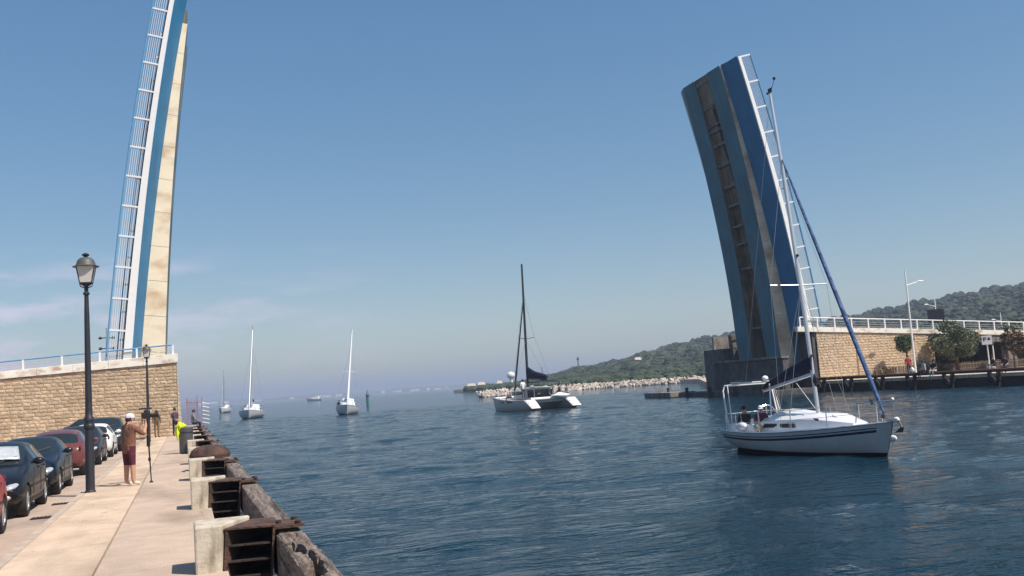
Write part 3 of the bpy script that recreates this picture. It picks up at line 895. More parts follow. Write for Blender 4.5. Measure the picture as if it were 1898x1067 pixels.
# ------------------------------------------------------------------ cars
def car_meshes(kind):
    """returns dict name->mesh (local: front at -Y)"""
    if kind == 'hatch':
        S = [(-2.02, .50, .60, .62), (-1.96, .68, .74, .38), (-1.70, .80, .87, .26), (-1.20, .90, .88, .24), (-.72, .98, .88, .22), (.02, 1.00, .885, .22), (.34, 1.00, .885, .22),
             (.44, 1.0, .885, .22), (1.05, 1.02, .88, .22), (1.42, 1.03, .87, .24), (1.72, 1.02, .84, .28), (1.92, .92, .78, .36), (2.0, .70, .62, .5)]
        roof = {5: (1.42, .60), 6: (1.455, .61), 7: (1.46, .61), 8: (1.44, .60), 9: (1.36, .58)}
        ax = (-1.27, 1.28); wr = .315
    elif kind == 'sedan':
        S = [(-2.15, .50, .60, .60), (-2.08, .68, .75, .38), (-1.80, .80, .88, .26), (-1.25, .90, .89, .24), (-.72, .97, .89, .22), (.05, .98, .89, .22), (.36, .98, .89, .22),
             (.46, .98, .89, .22), (1.0, .99, .89, .22), (1.25, 1.0, .88, .22), (1.75, 1.0, .86, .26), (2.06, .94, .80, .36), (2.14, .72, .64, .5)]
        roof = {5: (1.38, .60), 6: (1.42, .61), 7: (1.42, .61), 8: (1.38, .59), 9: (1.27, .56)}
        ax = (-1.32, 1.32); wr = .32
    else:  # suv
        S = [(-2.14, .58, .64, .66), (-2.08, .82, .80, .42), (-1.85, .98, .90, .32), (-1.25, 1.06, .92, .30), (-.85, 1.12, .92, .28), (-.15, 1.14, .92, .28), (.30, 1.14, .92, .28),
             (.40, 1.14, .92, .28), (1.15, 1.15, .92, .28), (1.75, 1.15, .91, .30), (1.95, 1.14, .90, .32), (2.08, 1.02, .86, .40), (2.14, .80, .74, .55)]
        roof = {5: (1.62, .68), 6: (1.67, .69), 7: (1.67, .69), 8: (1.65, .68), 9: (1.60, .66)}
        ax = (-1.32, 1.34); wr = .35
    rings = []
    for i, (y, zb, hw, z0) in enumerate(S):
        if i in roof:
            zr, rw = roof[i]
            half = [(0, z0), (hw * .88, z0), (hw, z0 + .12), (hw * 1.0, (z0 + zb) / 2), (hw * .965, zb), (rw + .02, zr - .07), (rw * .86, zr), (0, zr + .03)]
        else:
            half = [(0, z0), (hw * .86, z0), (hw, z0 + .10), (hw * 1.0, (z0 + zb) / 2), (hw * .95, zb - .03), (hw * .84, zb + .01), (hw * .55, zb + .035), (0, zb + .045)]
        pts = [(x, y, z) for x, z in half] + [(-x, y, z) for x, z in half[-2:0:-1]]
        rings.append(pts)
    n = len(rings[0])
    mb = MB()
    vs = [p for r in rings for p in r]
    fs = []; ms = []
    for i in range(len(rings) - 1):
        for j in range(n):
            k = (j + 1) % n
            fs.append((i * n + j, i * n + k, (i + 1) * n + k, (i + 1) * n + j))
            jj = j if j < 7 else 13 - j
            m = 0
            if jj in (0,): m = 2
            if i == 4 and jj in (5, 6): m = 1
            if i == 4 and jj == 4: m = 0
            if i in (5, 7) and jj == 4: m = 4
            if kind != 'sedan' and i == 8 and jj == 4: m = 4
            if i == 9 and jj in (5, 6): m = 3
            if kind == 'suv' and i == 8 and jj == 4: m = 4
            ms.append(m)
    fs.append(tuple(range(n - 1, -1, -1))); ms.append(0)
    fs.append(tuple((len(rings) - 1) * n + j for j in range(n))); ms.append(0)
    mb.v = vs; mb.f = fs; mb.m = ms
    tmp = [bpy.data.materials.new('slot%d' % k) for k in range(6)]
    me = mb.mesh('car_tmp', tmp)
    bmx = bmesh.new(); bmx.from_mesh(me)
    bmesh.ops.recalc_face_normals(bmx, faces=bmx.faces)
    cl = bmx.edges.layers.float.new('crease_edge')
    for e in bmx.edges:
        mi = {f.material_index for f in e.link_faces}
        if len(mi) > 1: e[cl] = .85
    bmx.to_mesh(me); bmx.free()
    o = put('car_tmp', me)
    ss = o.modifiers.new('s', 'SUBSURF'); ss.levels = 2; ss.render_levels = 2
    cut = MB()
    for yy in ax:
        for sx in (-1, 1):
            cut.lathe([(wr + .045, -.16), (wr + .045, .22)], 24, (sx * .86, yy, wr), axis='x')
    cm = cut.mesh('cut', tmp[5])
    bmx = bmesh.new(); bmx.from_mesh(cm); bmesh.ops.recalc_face_normals(bmx, faces=bmx.faces); bmx.to_mesh(cm); bmx.free()
    co = put('cut', cm)
    bo = o.modifiers.new('b', 'BOOLEAN'); bo.operation = 'DIFFERENCE'; bo.object = co; bo.solver = 'EXACT'
    try: bo.material_mode = 'TRANSFER'
    except Exception: pass
    full = applied(o, 'car_full')
    names = [m.name if m else '' for m in full.materials]
    res = {}
    for slot, nm in ((0, 'body'), (1, 'windscreen'), (2, 'underside'), (3, 'rear_window'), (4, 'side_window'), (5, 'wheel_well')):
        bmx = bmesh.new(); bmx.from_mesh(full)
        want = tmp[slot].name
        dead = [f for f in bmx.faces if not (f.material_index < len(names) and names[f.material_index] == want)]
        bmesh.ops.delete(bmx, geom=dead, context='FACES')
        for f in bmx.faces: f.material_index = 0; f.smooth = True
        if nm == 'wheel_well' or nm == 'underside':
            for f in bmx.faces: f.smooth = False
        r_ = bpy.data.meshes.new(nm); bmx.to_mesh(r_); bmx.free()
        try: r_.set_sharp_from_angle(angle=R(50))
        except Exception: pass
        bmy = bmesh.new(); bmy.from_mesh(r_)
        left = set(bmy.faces); isl = []
        while left and nm in ('side_window', 'wheel_well'):
            st = [left.pop()]; grp = [st[0]]
            while st:
                q = st.pop()
                for e in q.edges:
                    for g_ in e.link_faces:
                        if g_ in left:
                            left.discard(g_); st.append(g_); grp.append(g_)
            isl.append([g_.index for g_ in grp])
        bmy.free()
        if isl:
            res[nm] = []
            for ids in isl:
                ids = set(ids)
                bmy = bmesh.new(); bmy.from_mesh(r_); bmy.faces.ensure_lookup_table()
                bmesh.ops.delete(bmy, geom=[f for f in bmy.faces if f.index not in ids], context='FACES')
                m2_me = bpy.data.meshes.new(nm); bmy.to_mesh(m2_me); bmy.free(); res[nm].append(m2_me)
        else:
            res[nm] = [r_]
    bpy.data.objects.remove(o); bpy.data.objects.remove(co)
    return res, ax, wr, S, roof

CARM = {k: car_meshes(k) for k in ('hatch', 'sedan', 'suv')}
tyre_prof = lambda r: [(r * .62, -.10), (r * .93, -.105), (r, -.07), (r, .07), (r * .93, .105), (r * .62, .10)]
M['headlight'] = mat('headlight_glass', (0.60, 0.61, 0.62), 0.08, metal=0.4)
M['taillight'] = mat('tail_light', (0.10, 0.008, 0.008), 0.2)
M['plate'] = mat('plate_white', (0.75, 0.75, 0.72), 0.5)
M['sunshade'] = mat('silver_sunshade', (0.60, 0.61, 0.62), 0.35, metal=0.3, var=0.15, vscale=4, bump=0.6, bscale=6)

def make_car(kind, label, loc, rz, body_mat, shade=False):
    res, ax, wr, S, roof = CARM[kind]
    a = root('parked_car', label, 'car', loc, rz, group='cars parked along the quay')
    for nm in ('body', 'windscreen', 'underside', 'rear_window', 'side_window', 'wheel_well'):
        for base_me in res[nm]:
            me = base_me.copy()
            me.materials.clear()
            me.materials.append({'body': body_mat, 'underside': M['black'], 'wheel_well': M['black']}.get(nm, M['glass']))
            put(nm, me, a)
    for yy in ax:
        for sx in (-1, 1):
            wl = bpy.data.objects.new('wheel', None); COL.objects.link(wl); wl.parent = a
            wl.location = (sx * .76, yy, wr)
            part('tyre', B().lathe(tyre_prof(wr), 24, axis='x', cap=False), M['tyre'], wl, smooth=True)
            rim = B().lathe([(wr * .66, sx * .085), (wr * .60, sx * .095), (wr * .60, sx * .02), (.04, sx * .03)], 24, axis='x')
            for k in range(5):
                t = 2 * math.pi * k / 5
                c, s_ = math.cos(t), math.sin(t)
                q = []
                for rr, ww in ((.03, .035), (wr * .61, .026)):
                    q += [(sx * .035, rr * c - ww * s_, rr * s_ + ww * c), (sx * .035, rr * c + ww * s_, rr * s_ - ww * c),
                          (sx * .088, rr * c + ww * s_, rr * s_ - ww * c), (sx * .088, rr * c - ww * s_, rr * s_ + ww * c)]
                rim.hexa(q)
            part('rim', rim, M['rim'], wl)
    yf, yr = S[0][0], S[-1][0]
    hwf = S[1][2]
    zf = S[1][1]
    for sx in (-1, 1):
        hl = MB().ball((0, 0, 0), .165, .21, .080, 12, 8)
        part('headlight', hl, M['headlight'], a, smooth=True, loc=(sx * (hwf - .14), yf + .20, zf - .045), rot=(R(18), 0, sx * R(-34)))
        part('fog_light', B().ball((0, 0, 0), .075, .05, .05, 10, 6), M['headlight'], a, smooth=True, loc=(sx * (hwf - .16), yf + .075, S[1][3] + .06))
        part('tail_light', B().ball((0, 0, 0), .04, .07, .10, 10, 8), M['taillight'], a, smooth=True, loc=(sx * (S[-2][2] - .055), yr - .12, S[-2][1] - .06))
        mi = MB().ball((0, 0, 0), .11, .07, .075, 10, 8).tube([(-sx * .14, 0, -.03), (0, 0, 0)], .03, 6)
        part('mirror', mi, body_mat, a, smooth=True, loc=(sx * (S[4][2] + .09), S[4][0] + .12, S[4][1] + .08))
        for yy in (.30, 1.10):
            part('door_handle', B().box(-.012, .012, -.09, .09, -.018, .018), body_mat, a, loc=(sx * (S[6][2] * .985), yy - .02, S[6][1] - .10))
        for yy in (-.62, .39, 1.18):
            part('door_seam', B().box(-.004, .004, -.006, .006, -.26, .30), M['black'], a, loc=(sx * (S[6][2] * .998), yy, S[6][1] - .36))
        part('sill', B().box(-.02, .02, ax[0] + wr + .05, ax[1] - wr - .05, -.03, .05), M['black'], a, loc=(sx * (S[6][2] * .95), 0, S[6][3] + .05))
        part('side_strip', B().box(-.008, .010, ax[0] + wr + .06, ax[1] - wr - .06, -.022, .022), M['black'], a, loc=(sx * (S[6][2] * 1.0), 0, (S[6][1] + S[6][3]) / 2 - .04))
    part('grille', B().box(-.34, .34, -.02, .04, -.05, .05), M['black'], a, loc=(0, yf + .035, zf - .12), bevel=.015)
    part('bumper_grille', B().box(-.50, .50, -.02, .05, -.075, .075), M['black'], a, loc=(0, yf + .01, S[1][3] + .08), bevel=.02)
    part('number_plate', B().box(-.26, .26, -.012, .012, -.055, .055), M['plate'], a, loc=(0, yf - .035, S[1][3] + .22))
    part('number_plate', B().box(-.26, .26, -.012, .012, -.055, .055), M['plate'], a, loc=(0, yr + .02, S[-1][3] + .22))
    # wipers
    cw = S[4]
    for x0 in (-.45, .10):
        part('wiper', B().tube([(x0, cw[0] + .02, cw[1] + .06), (x0 + .45, cw[0] + .22, cw[1] + .20)], .01, 5), M['black'], a)
    if shade:
        (zr, rw) = roof[5]
        y0_, z0_, y1_, z1_ = cw[0] + .10, cw[1] + .13, S[5][0] - .10, zr - .06
        g = MB(); nx, ny = 12, 6
        for i in range(ny + 1):
            t = i / ny
            for j in range(nx + 1):
                u = j / nx - .5
                hw = 1.24 * (1 - t) + 1.02 * t
                yy = y0_ * (1 - t) + y1_ * t + .20 * u * u
                zz = z0_ * (1 - t) + z1_ * t + .02 * math.sin(math.pi * t)
                g.v.append((u * hw, yy - .012, zz + .035 - .10 * u * u))
        for i in range(ny):
            for j in range(nx):
                q = i * (nx + 1) + j
                g.f.append((q, q + 1, q + nx + 2, q + nx + 1)); g.m.append(0)
        sh = part('sunshade', g, M['sunshade'], a, smooth=True)
        so_ = sh.modifiers.new('t', 'SOLIDIFY'); so_.thickness = .008
    return a
P_black = paint('black_car_paint', (0.008, 0.009, 0.014))
P_navy = paint('blue_black_car_paint', (0.010, 0.014, 0.024))
P_red = paint('bright_red_car_paint', (0.30, 0.016, 0.020))
P_maroon = paint('maroon_car_paint', (0.14, 0.042, 0.040))
P_dark = paint('dark_grey_car_paint', (0.020, 0.018, 0.024))
P_white = paint('white_car_paint', (0.74, 0.74, 0.74), metal=0.0)
P_green = paint('dark_green_car_paint', (0.016, 0.026, 0.024))
RZ = QZ - 0.09
CX = -3.88
make_car('sedan', 'bright red car cut off by the left edge of the photo', (CX, 17.45, RZ), 0, P_red)
make_car('hatch', 'black hatchback with a silver sunshade behind its windscreen', (CX, 22.75, RZ), 0, P_black, shade=True)
make_car('sedan', 'blue-black car parked right behind the sunshade hatchback', (CX + .02, 27.85, RZ), 0, P_navy)
make_car('hatch', 'maroon car behind the lamp post, parked past the two black cars', (CX, 34.9, RZ), R(180), P_maroon)
make_car('hatch', 'dark grey car parked between the maroon car and the white car', (CX, 40.6, RZ), 0, P_dark)
make_car('hatch', 'white hatchback parked beside the photographer in brown shirt', (CX + .05, 46.2, RZ), R(180), P_white)
make_car('suv', 'dark green car parked just past the white hatchback', (CX + .1, 51.6, RZ), 0, P_green)
make_car('suv', 'dark green estate parked sideways in front of the stone wall', (-5.4, 57.6, RZ), R(-90), P_green)

# ------------------------------------------------------------------ people
def person(label, loc, rz, pose, cols, scale=1.0, head='hair', fingers=True, group=None, name='person'):
    a = root(name, label, 'person', loc, rz, group)
    J = {'pelvis': (0, 0, .94), 'waist': (0, .0, 1.06), 'chest': (0, 0, 1.27), 'neck': (0, .0, 1.46), 'skull': (0, .015, 1.58), 'crown': (0, .01, 1.67), 'face': (0, .06, 1.57)}
    for s_, n_ in ((-1, 'l'), (1, 'r')):
        J.update({'hip' + n_: (s_ * .095, 0, .90), 'knee' + n_: (s_ * .10, .01, .50), 'ankle' + n_: (s_ * .10, -.02, .09), 'toe' + n_: (s_ * .115, .15, .035),
                  'sho' + n_: (s_ * .18, 0, 1.40), 'elb' + n_: (s_ * .225, -.02, 1.12), 'wri' + n_: (s_ * .235, .05, .87), 'hand' + n_: (s_ * .235, .08, .79)})
    J.update(pose)
    RAD = {'pelvis': .150, 'waist': .135, 'chest': .155, 'neck': .060, 'skull': .082, 'crown': .066, 'face': .062, 'hip': .098, 'knee': .062, 'ankle': .042, 'toe': .040, 'sho': .072, 'elb': .046, 'wri': .031, 'hand': .034}
    RAD.update(cols.get('rad', {}))
    E_ = [('pelvis', 'waist', 'top'), ('waist', 'chest', 'top'), ('chest', 'neck', 'top'), ('neck', 'skull', 'skin'), ('skull', 'crown', 'skin'), ('skull', 'face', 'skin')]
    for n_ in 'lr':
        E_ += [('pelvis', 'hip' + n_, 'bot'), ('hip' + n_, 'knee' + n_, 'bot'), ('knee' + n_, 'ankle' + n_, 'shin'), ('ankle' + n_, 'toe' + n_, 'shoe'),
               ('chest', 'sho' + n_, 'top'), ('sho' + n_, 'elb' + n_, 'arm'), ('elb' + n_, 'wri' + n_, 'fore'), ('wri' + n_, 'hand' + n_, 'skin')]
    keys = list(J); vs = [Vector(J[k]) for k in keys]; rad = [RAD.get(k, RAD.get(k[:-1], .05)) for k in keys]
    ed = [(keys.index(p), keys.index(q)) for p, q, _ in E_]
    zone = [z for _, _, z in E_]
    if fingers:
        for n_ in 'lr':
            h = Vector(J['hand' + n_]); wv = Vector(J['wri' + n_])
            d_ = (h - wv).normalized()
            sdv = d_.cross(Vector((0, 1, 0)) if abs(d_.y) < .8 else Vector((0, 0, 1))).normalized()
            upv = d_.cross(sdv)
            hi = keys.index('hand' + n_)
            for k in range(5):
                off = (k - 1.5) * .017
                if k == 4:
                    b0 = h - d_ * .01 + sdv * .045; b1 = b0 + d_ * .035 + sdv * .012 + upv * .01
                else:
                    ln = (.060, .070, .066, .052)[k]
                    b0 = h + d_ * .022 + sdv * -off; b1 = b0 + d_ * ln * .8 + upv * .022
                keys += ['f', 'f']; vs += [b0, b1]; rad += [.010, .008]
                i0 = len(vs) - 2
                ed += [(hi, i0), (i0, i0 + 1)]; zone += ['skin', 'skin']
    me = bpy.data.meshes.new('p'); me.from_pydata([tuple(v) for v in vs], ed, [])
    o = put('ptmp', me)
    sk = o.modifiers.new('skin', 'SKIN'); sk.use_smooth_shade = True; sk.branch_smoothing = .4
    for i, sv in enumerate(me.skin_vertices[0].data):
        sv.radius = (rad[i], rad[i]); sv.use_root = (i == 0)
    su = o.modifiers.new('sub', 'SUBSURF'); su.levels = 2; su.render_levels = 2
    body = applied(o, 'body')
    bpy.data.objects.remove(o)
    zn = ['skin', 'top', 'bot', 'shin', 'shoe', 'arm', 'fore']
    body.materials.clear()
    for z in zn:
        body.materials.append(cols.get(z, {'skin': M['skin'], 'arm': cols['top'], 'fore': M['skin'], 'shin': cols['bot']}.get(z)) or M['skin'])
    segs = [(vs[i], vs[j]) for i, j in ed]
    nf = len(body.polygons)
    cen = np.zeros(nf * 3); body.polygons.foreach_get('center', cen); cen = cen.reshape(-1, 3)
    best = np.full(nf, 1e9); bi = np.zeros(nf, int)
    for (p0, p1), z, (ia, ib) in zip(segs, zone, ed):
        p0 = np.array(p0); dv = np.array(p1) - p0
        t = np.clip(((cen - p0) @ dv) / max(1e-9, dv @ dv), 0, 1)
        r_ = rad[ia] * (1 - t) + rad[ib] * t
        dist = np.linalg.norm(cen - (p0 + t[:, None] * dv), axis=1) - r_ * .9
        mk = dist < best
        best[mk] = dist[mk]; bi[mk] = zn.index(z)
    body.polygons.foreach_set('material_index', bi.tolist())
    body.polygons.foreach_set('use_smooth', [True] * nf)
    # clothes stand a little proud of the skin
    put('body', body, a)
    sk_ = Vector(J['skull']); fc = Vector(J['face']); cw_ = Vector(J['crown'])
    f_ = (fc - sk_); f_.z = 0; f_.normalize()
    rt = f_.cross(Vector((0, 0, 1)))
    def hp(x, y, z): return sk_ + rt * x + f_ * y + Vector((0, 0, z))
    for s_ in (-1, 1):
        part('eye', B().ball(tuple(hp(s_ * .030, .112, .012)), .010, n=8, m=6), M['black'], a)
        part('ear', B().ball(tuple(hp(s_ * .083, .0, -.005)), .014, .02, .03, 8, 6), M['skin'], a, smooth=True)
    part('nose', B().ball(tuple(hp(0, .122, -.018)), .013, .018, .022, 8, 6), M['skin'], a, smooth=True)
    part('mouth', B().ball(tuple(hp(0, .110, -.055)), .022, .010, .006, 8, 6), M['hair'], a, smooth=True)
    if head in ('hair', 'long'):
        g = MB().ball(tuple(hp(0, -.018, .045)), .098, .105, .095, 14, 10)
        if head == 'long': g.ball(tuple(hp(0, -.06, -.05)), .085, .06, .12, 12, 8)
        part('hair', g, cols.get('hair', M['hair']), a, smooth=True)
    elif head == 'cap':
        part('hair', B().ball(tuple(hp(0, -.045, -.015)), .080, .070, .065, 12, 8), cols.get('hair', M['hair']), a, smooth=True)
        cp_ = MB()
        ringz = [(.104, .02), (.104, .05), (.098, .085), (.075, .115), (.035, .13), (.004, .133)]
        cp_.loft([[tuple(hp(r_ * math.cos(2 * math.pi * k / 16), r_ * 1.08 * math.sin(2 * math.pi * k / 16), z)) for k in range(16)] for r_, z in ringz])
        cp_.loft([[tuple(hp(x, y, z + dz)) for x, y, z in ((-.09, .06, .028), (-.085, .15, .012), (-.05, .195, .006), (.05, .195, .006), (.085, .15, .012), (.09, .06, .028))] for dz in (0, .012)])
        part('cap', cp_, cols['cap'], a, smooth=True)
    a.scale = (scale,) * 3
    return a

C = {k: cloth(k, v) for k, v in dict(brown_shirt=(0.22, 0.095, 0.060), maroon_short=(0.085, 0.012, 0.026), white_shoe=(0.62, 0.56, 0.48), lilac_cap=(0.72, 0.66, 0.78), camo=(0.10, 0.065, 0.035), khaki=(0.17, 0.115, 0.065),
     plum=(0.075, 0.045, 0.070), black_cloth=(0.015, 0.014, 0.018), grey_top=(0.22, 0.22, 0.25), navy_trouser=(0.016, 0.018, 0.035), red_top=(0.33, 0.025, 0.028), white_top=(0.72, 0.72, 0.73),
     pale_grey=(0.42, 0.41, 0.44), dark_top=(0.022, 0.022, 0.032), wine=(0.15, 0.035, 0.055), sand=(0.40, 0.33, 0.26)).items()}
# photographer: local +Y is where he faces; he faces the channel
rr = {'pelvis': .212, 'waist': .208, 'chest': .215, 'sho': .092, 'hip': .125, 'elb': .056, 'knee': .074, 'ankle': .05, 'skull': .09, 'neck': .07}
person('photographer in a lilac cap, brown shirt and maroon shorts beside the lamp post', (-1.36, 25.95, QZ), R(-56),
       {'knee' + 'l': (-.10, .0, .50), 'shol': (-.22, .02, 1.41), 'shor': (.22, .02, 1.41), 'elbl': (-.24, .26, 1.24), 'elbr': (.24, .26, 1.22), 'wril': (-.10, .40, 1.45), 'wrir': (.10, .42, 1.42),
        'handl': (-.06, .42, 1.53), 'handr': (.05, .44, 1.51), 'kneer': (.13, .02, .50), 'ankler': (.15, .02, .09), 'toer': (.18, .19, .035), 'skull': (0, .05, 1.62), 'face': (0, .10, 1.61), 'crown': (0, .03, 1.71), 'neck': (0, .02, 1.49)},
       {'top': C['brown_shirt'], 'bot': C['maroon_short'], 'shin': M['skin'], 'shoe': C['white_shoe'], 'arm': C['brown_shirt'], 'cap': C['lilac_cap'], 'rad': rr}, head='cap', scale=1.03)
ca = root('video_camera', 'black camera held up on a thin black monopod in front of the photographer', 'camera', (-0.86, 26.4, QZ))
part('pole', B().tube([(0, 0, .02), (-.03, -.02, .75), (-.06, -.05, 1.62)], [.014, .02, .026], 8), M['black'], ca)
for z in (.55, 1.0):
    part('clamp', B().lathe([(.028, z), (.034, z + .02), (.034, z + .07), (.028, z + .09)], 8, (-.03, -.025, 0)), M['black'], ca)
part('foot', B().lathe([(.05, 0), (.045, .02), (.015, .06)], 10), M['black'], ca)
part('grip', B().lathe([(.04, .92), (.045, .95), (.045, 1.2), (.03, 1.24)], 10, (-.045, -.03, 0)), M['black'], ca)
part('camera_body', B().box(-.20, .02, -.10, .04, 1.63, 1.80).box(-.14, -.04, -.07, .01, 1.80, 1.86), M['black'], ca, bevel=.015)
part('lens', B().lathe([(.05, 0), (.055, .02), (.055, .14), (.066, .16), (.066, .20)], 14, (.02, -.03, 1.71), axis='x'), M['black'], ca, smooth=True)
part('microphone', B().tube([(-.25, -.03, 1.90), (.06, -.03, 1.90)], .022, 8).tube([(-.1, -.03, 1.8), (-.1, -.03, 1.9)], .012, 6), M['black'], ca)
person('person in brown patterned clothes standing by the wall beside the camera monopod', (-1.72, 65.2, QZ), R(200), {}, {'top': C['camo'], 'bot': C['khaki'], 'shoe': C['black_cloth'], 'fore': C['camo']}, scale=1.02)
person('person in a plum top and black trousers standing behind the litter bin', (-0.62, 65.6, QZ), R(215), {'wril': (-.10, .22, 1.02), 'wrir': (.12, .22, 1.02), 'handl': (-.03, .25, .98), 'handr': (.05, .25, .98)},
       {'top': C['plum'], 'bot': C['black_cloth'], 'shoe': C['black_cloth'], 'fore': C['plum']}, scale=1.06)
SIT = {'pelvis': (0, 0, .16), 'waist': (0, .02, .30), 'chest': (0, .05, .50), 'neck': (0, .09, .70), 'skull': (0, .13, .83), 'crown': (0, .12, .92), 'face': (0, .175, .82),
       'shol': (-.18, .06, .63), 'shor': (.18, .06, .63), 'elbl': (-.24, .12, .38), 'elbr': (.24, .12, .38), 'wril': (-.14, .32, .26), 'wrir': (.14, .32, .26), 'handl': (-.11, .38, .25), 'handr': (.11, .38, .25),
       'hipl': (-.10, .06, .12), 'hipr': (.10, .06, .12), 'kneel': (-.12, .46, .16), 'kneer': (.12, .46, .16), 'anklel': (-.12, .47, -.28), 'ankler': (.12, .47, -.28), 'toel': (-.12, .62, -.32), 'toer': (.12, .62, -.32)}
person('man in grey top and dark trousers sitting on the quay edge by the spiked fence', (0.45, 67.3, 1.02), R(-80), SIT, {'top': C['grey_top'], 'bot': C['navy_trouser'], 'shoe': C['black_cloth'], 'fore': C['grey_top']}, scale=1.08)

# ------------------------------------------------------------------ boats
def hull_rings(L, Bm, fs_, fb, draft, n=15, m=10, zb=.07, transom=.72):
    """y forward, stern at -L/2, bow at L/2; returns rings port sheer .. keel .. starboard sheer"""
    rings = []
    for i in range(n):
        t = i / (n - 1)
        y = -L / 2 + L * t
        if t < .42: b = transom + (1 - transom) * math.sin(t / .42 * math.pi / 2)
        else:
            q = (t - .42) / .58
            b = max(.012, (1 - q ** 2.1))
        b *= Bm / 2
        zs = fs_ + (fb - fs_) * (t ** 1.6) - .10 * math.sin(math.pi * t) * (fs_)
        # underwater profile rises to bow and stern
        k = draft * max(.02, math.sin(math.pi * min(1, max(0, (t - .0) / .93)))) if t < .93 else .0
        zk = -k
        rake = 0
        ring = []
        for j in range(m + 1):
            # 0 sheer .. 1 keel, with one row exactly on the boot line
            z = zs + (zb - zs) * j / (m - 3) if j <= m - 3 else zb + (min(zk, zb - .02) - zb) * (j - m + 3) / 3
            u = min(1.0, max(0.0, ((zs - z) / max(.01, zs - min(zk, zb - .02))) ** 1.11))
            wv = b * (1 - u ** 3.0) ** .62 * (1 - .10 * u) if u < 1 else 0.0
            flare = 1 - .22 * u * (t > .5) * (t - .5) * 2
            yy = y - (max(0, (t - .80) / .20)) * u * L * .055 + (max(0, (.12 - t) / .12)) * u * L * .05
            ring.append((wv * flare, yy, z))
        full_ring = [(-x, yy, z) for x, yy, z in ring] + [(x, yy, z) for x, yy, z in ring[-2::-1]]
        rings.append(full_ring)
    return rings
def hull_part(a, L, Bm, fs_, fb, draft, m_hull, m_bottom, zwl=.06, **k):
    rings = hull_rings(L, Bm, fs_, fb, draft, n=k.get('n', 21), m=10, zb=zwl, transom=k.get('transom', .72))
    h = MB().loft(rings, closed=False, cap=False)
    nn = len(rings[0])
    c0 = len(h.v)
    # transom
    h.add(rings[0], [tuple(range(nn))])
    o = part('hull', h, [m_hull, m_bottom], a, smooth=True)
    me = o.data
    mi = [1 if p.center.z < zwl else 0 for p in me.polygons]
    me.polygons.foreach_set('material_index', mi)
    # deck
    d_ = MB()
    lefts = [r[0] for r in rings]; rights = [r[-1] for r in rings]
    ringsd = [[(x0 * .985, y_, z_ - .03), (0, y_, z_ + .035), (x1 * .985, y_, z_ - .03)] for (x0, y_, z_), (x1, _, _) in zip(lefts, rights)]
    d_.loft(ringsd, closed=False, cap=False)
    part('deck', d_, M['gel'], a, smooth=True)
    # toe rail
    tr = MB()
    tr.tube([(x, y_, z_ + .005) for x, y_, z_ in lefts], .022, 5).tube([(x, y_, z_ + .005) for x, y_, z_ in rights], .022, 5)
    part('toe_rail', tr, M['mast'], a)
    return rings
def side_strip(a, rings, za, zb, m, nm, t0=0, t1=None, off=.008):
    """a thin strip following the hull, za/zb metres below the sheer"""
    t1 = t1 or len(rings)
    for sgn in (0, 1):
        pts = []
        for r in rings[t0:t1]:
            nn = len(r); half = [r[j] for j in range(nn // 2 + 1)] if sgn == 0 else [r[nn - 1 - j] for j in range(nn // 2 + 1)]
            zs = half[0][2]
            def find(dz):
                z = zs - dz
                for p, q in zip(half[:-1], half[1:]):
                    if q[2] <= z <= p[2] + 1e-6:
                        t = (p[2] - z) / max(1e-6, p[2] - q[2])
                        return Vector(p) + (Vector(q) - Vector(p)) * t
                return Vector(half[-1])
            s_ = -1 if sgn == 0 else 1
            A = find(za); Bp = find(zb)
            o_ = Vector((s_ * off, 0, 0))
            pts.append([A + o_, Bp + o_, Bp - o_ * .5, A - o_ * .5])
        part(nm, MB().loft(pts), m, a)

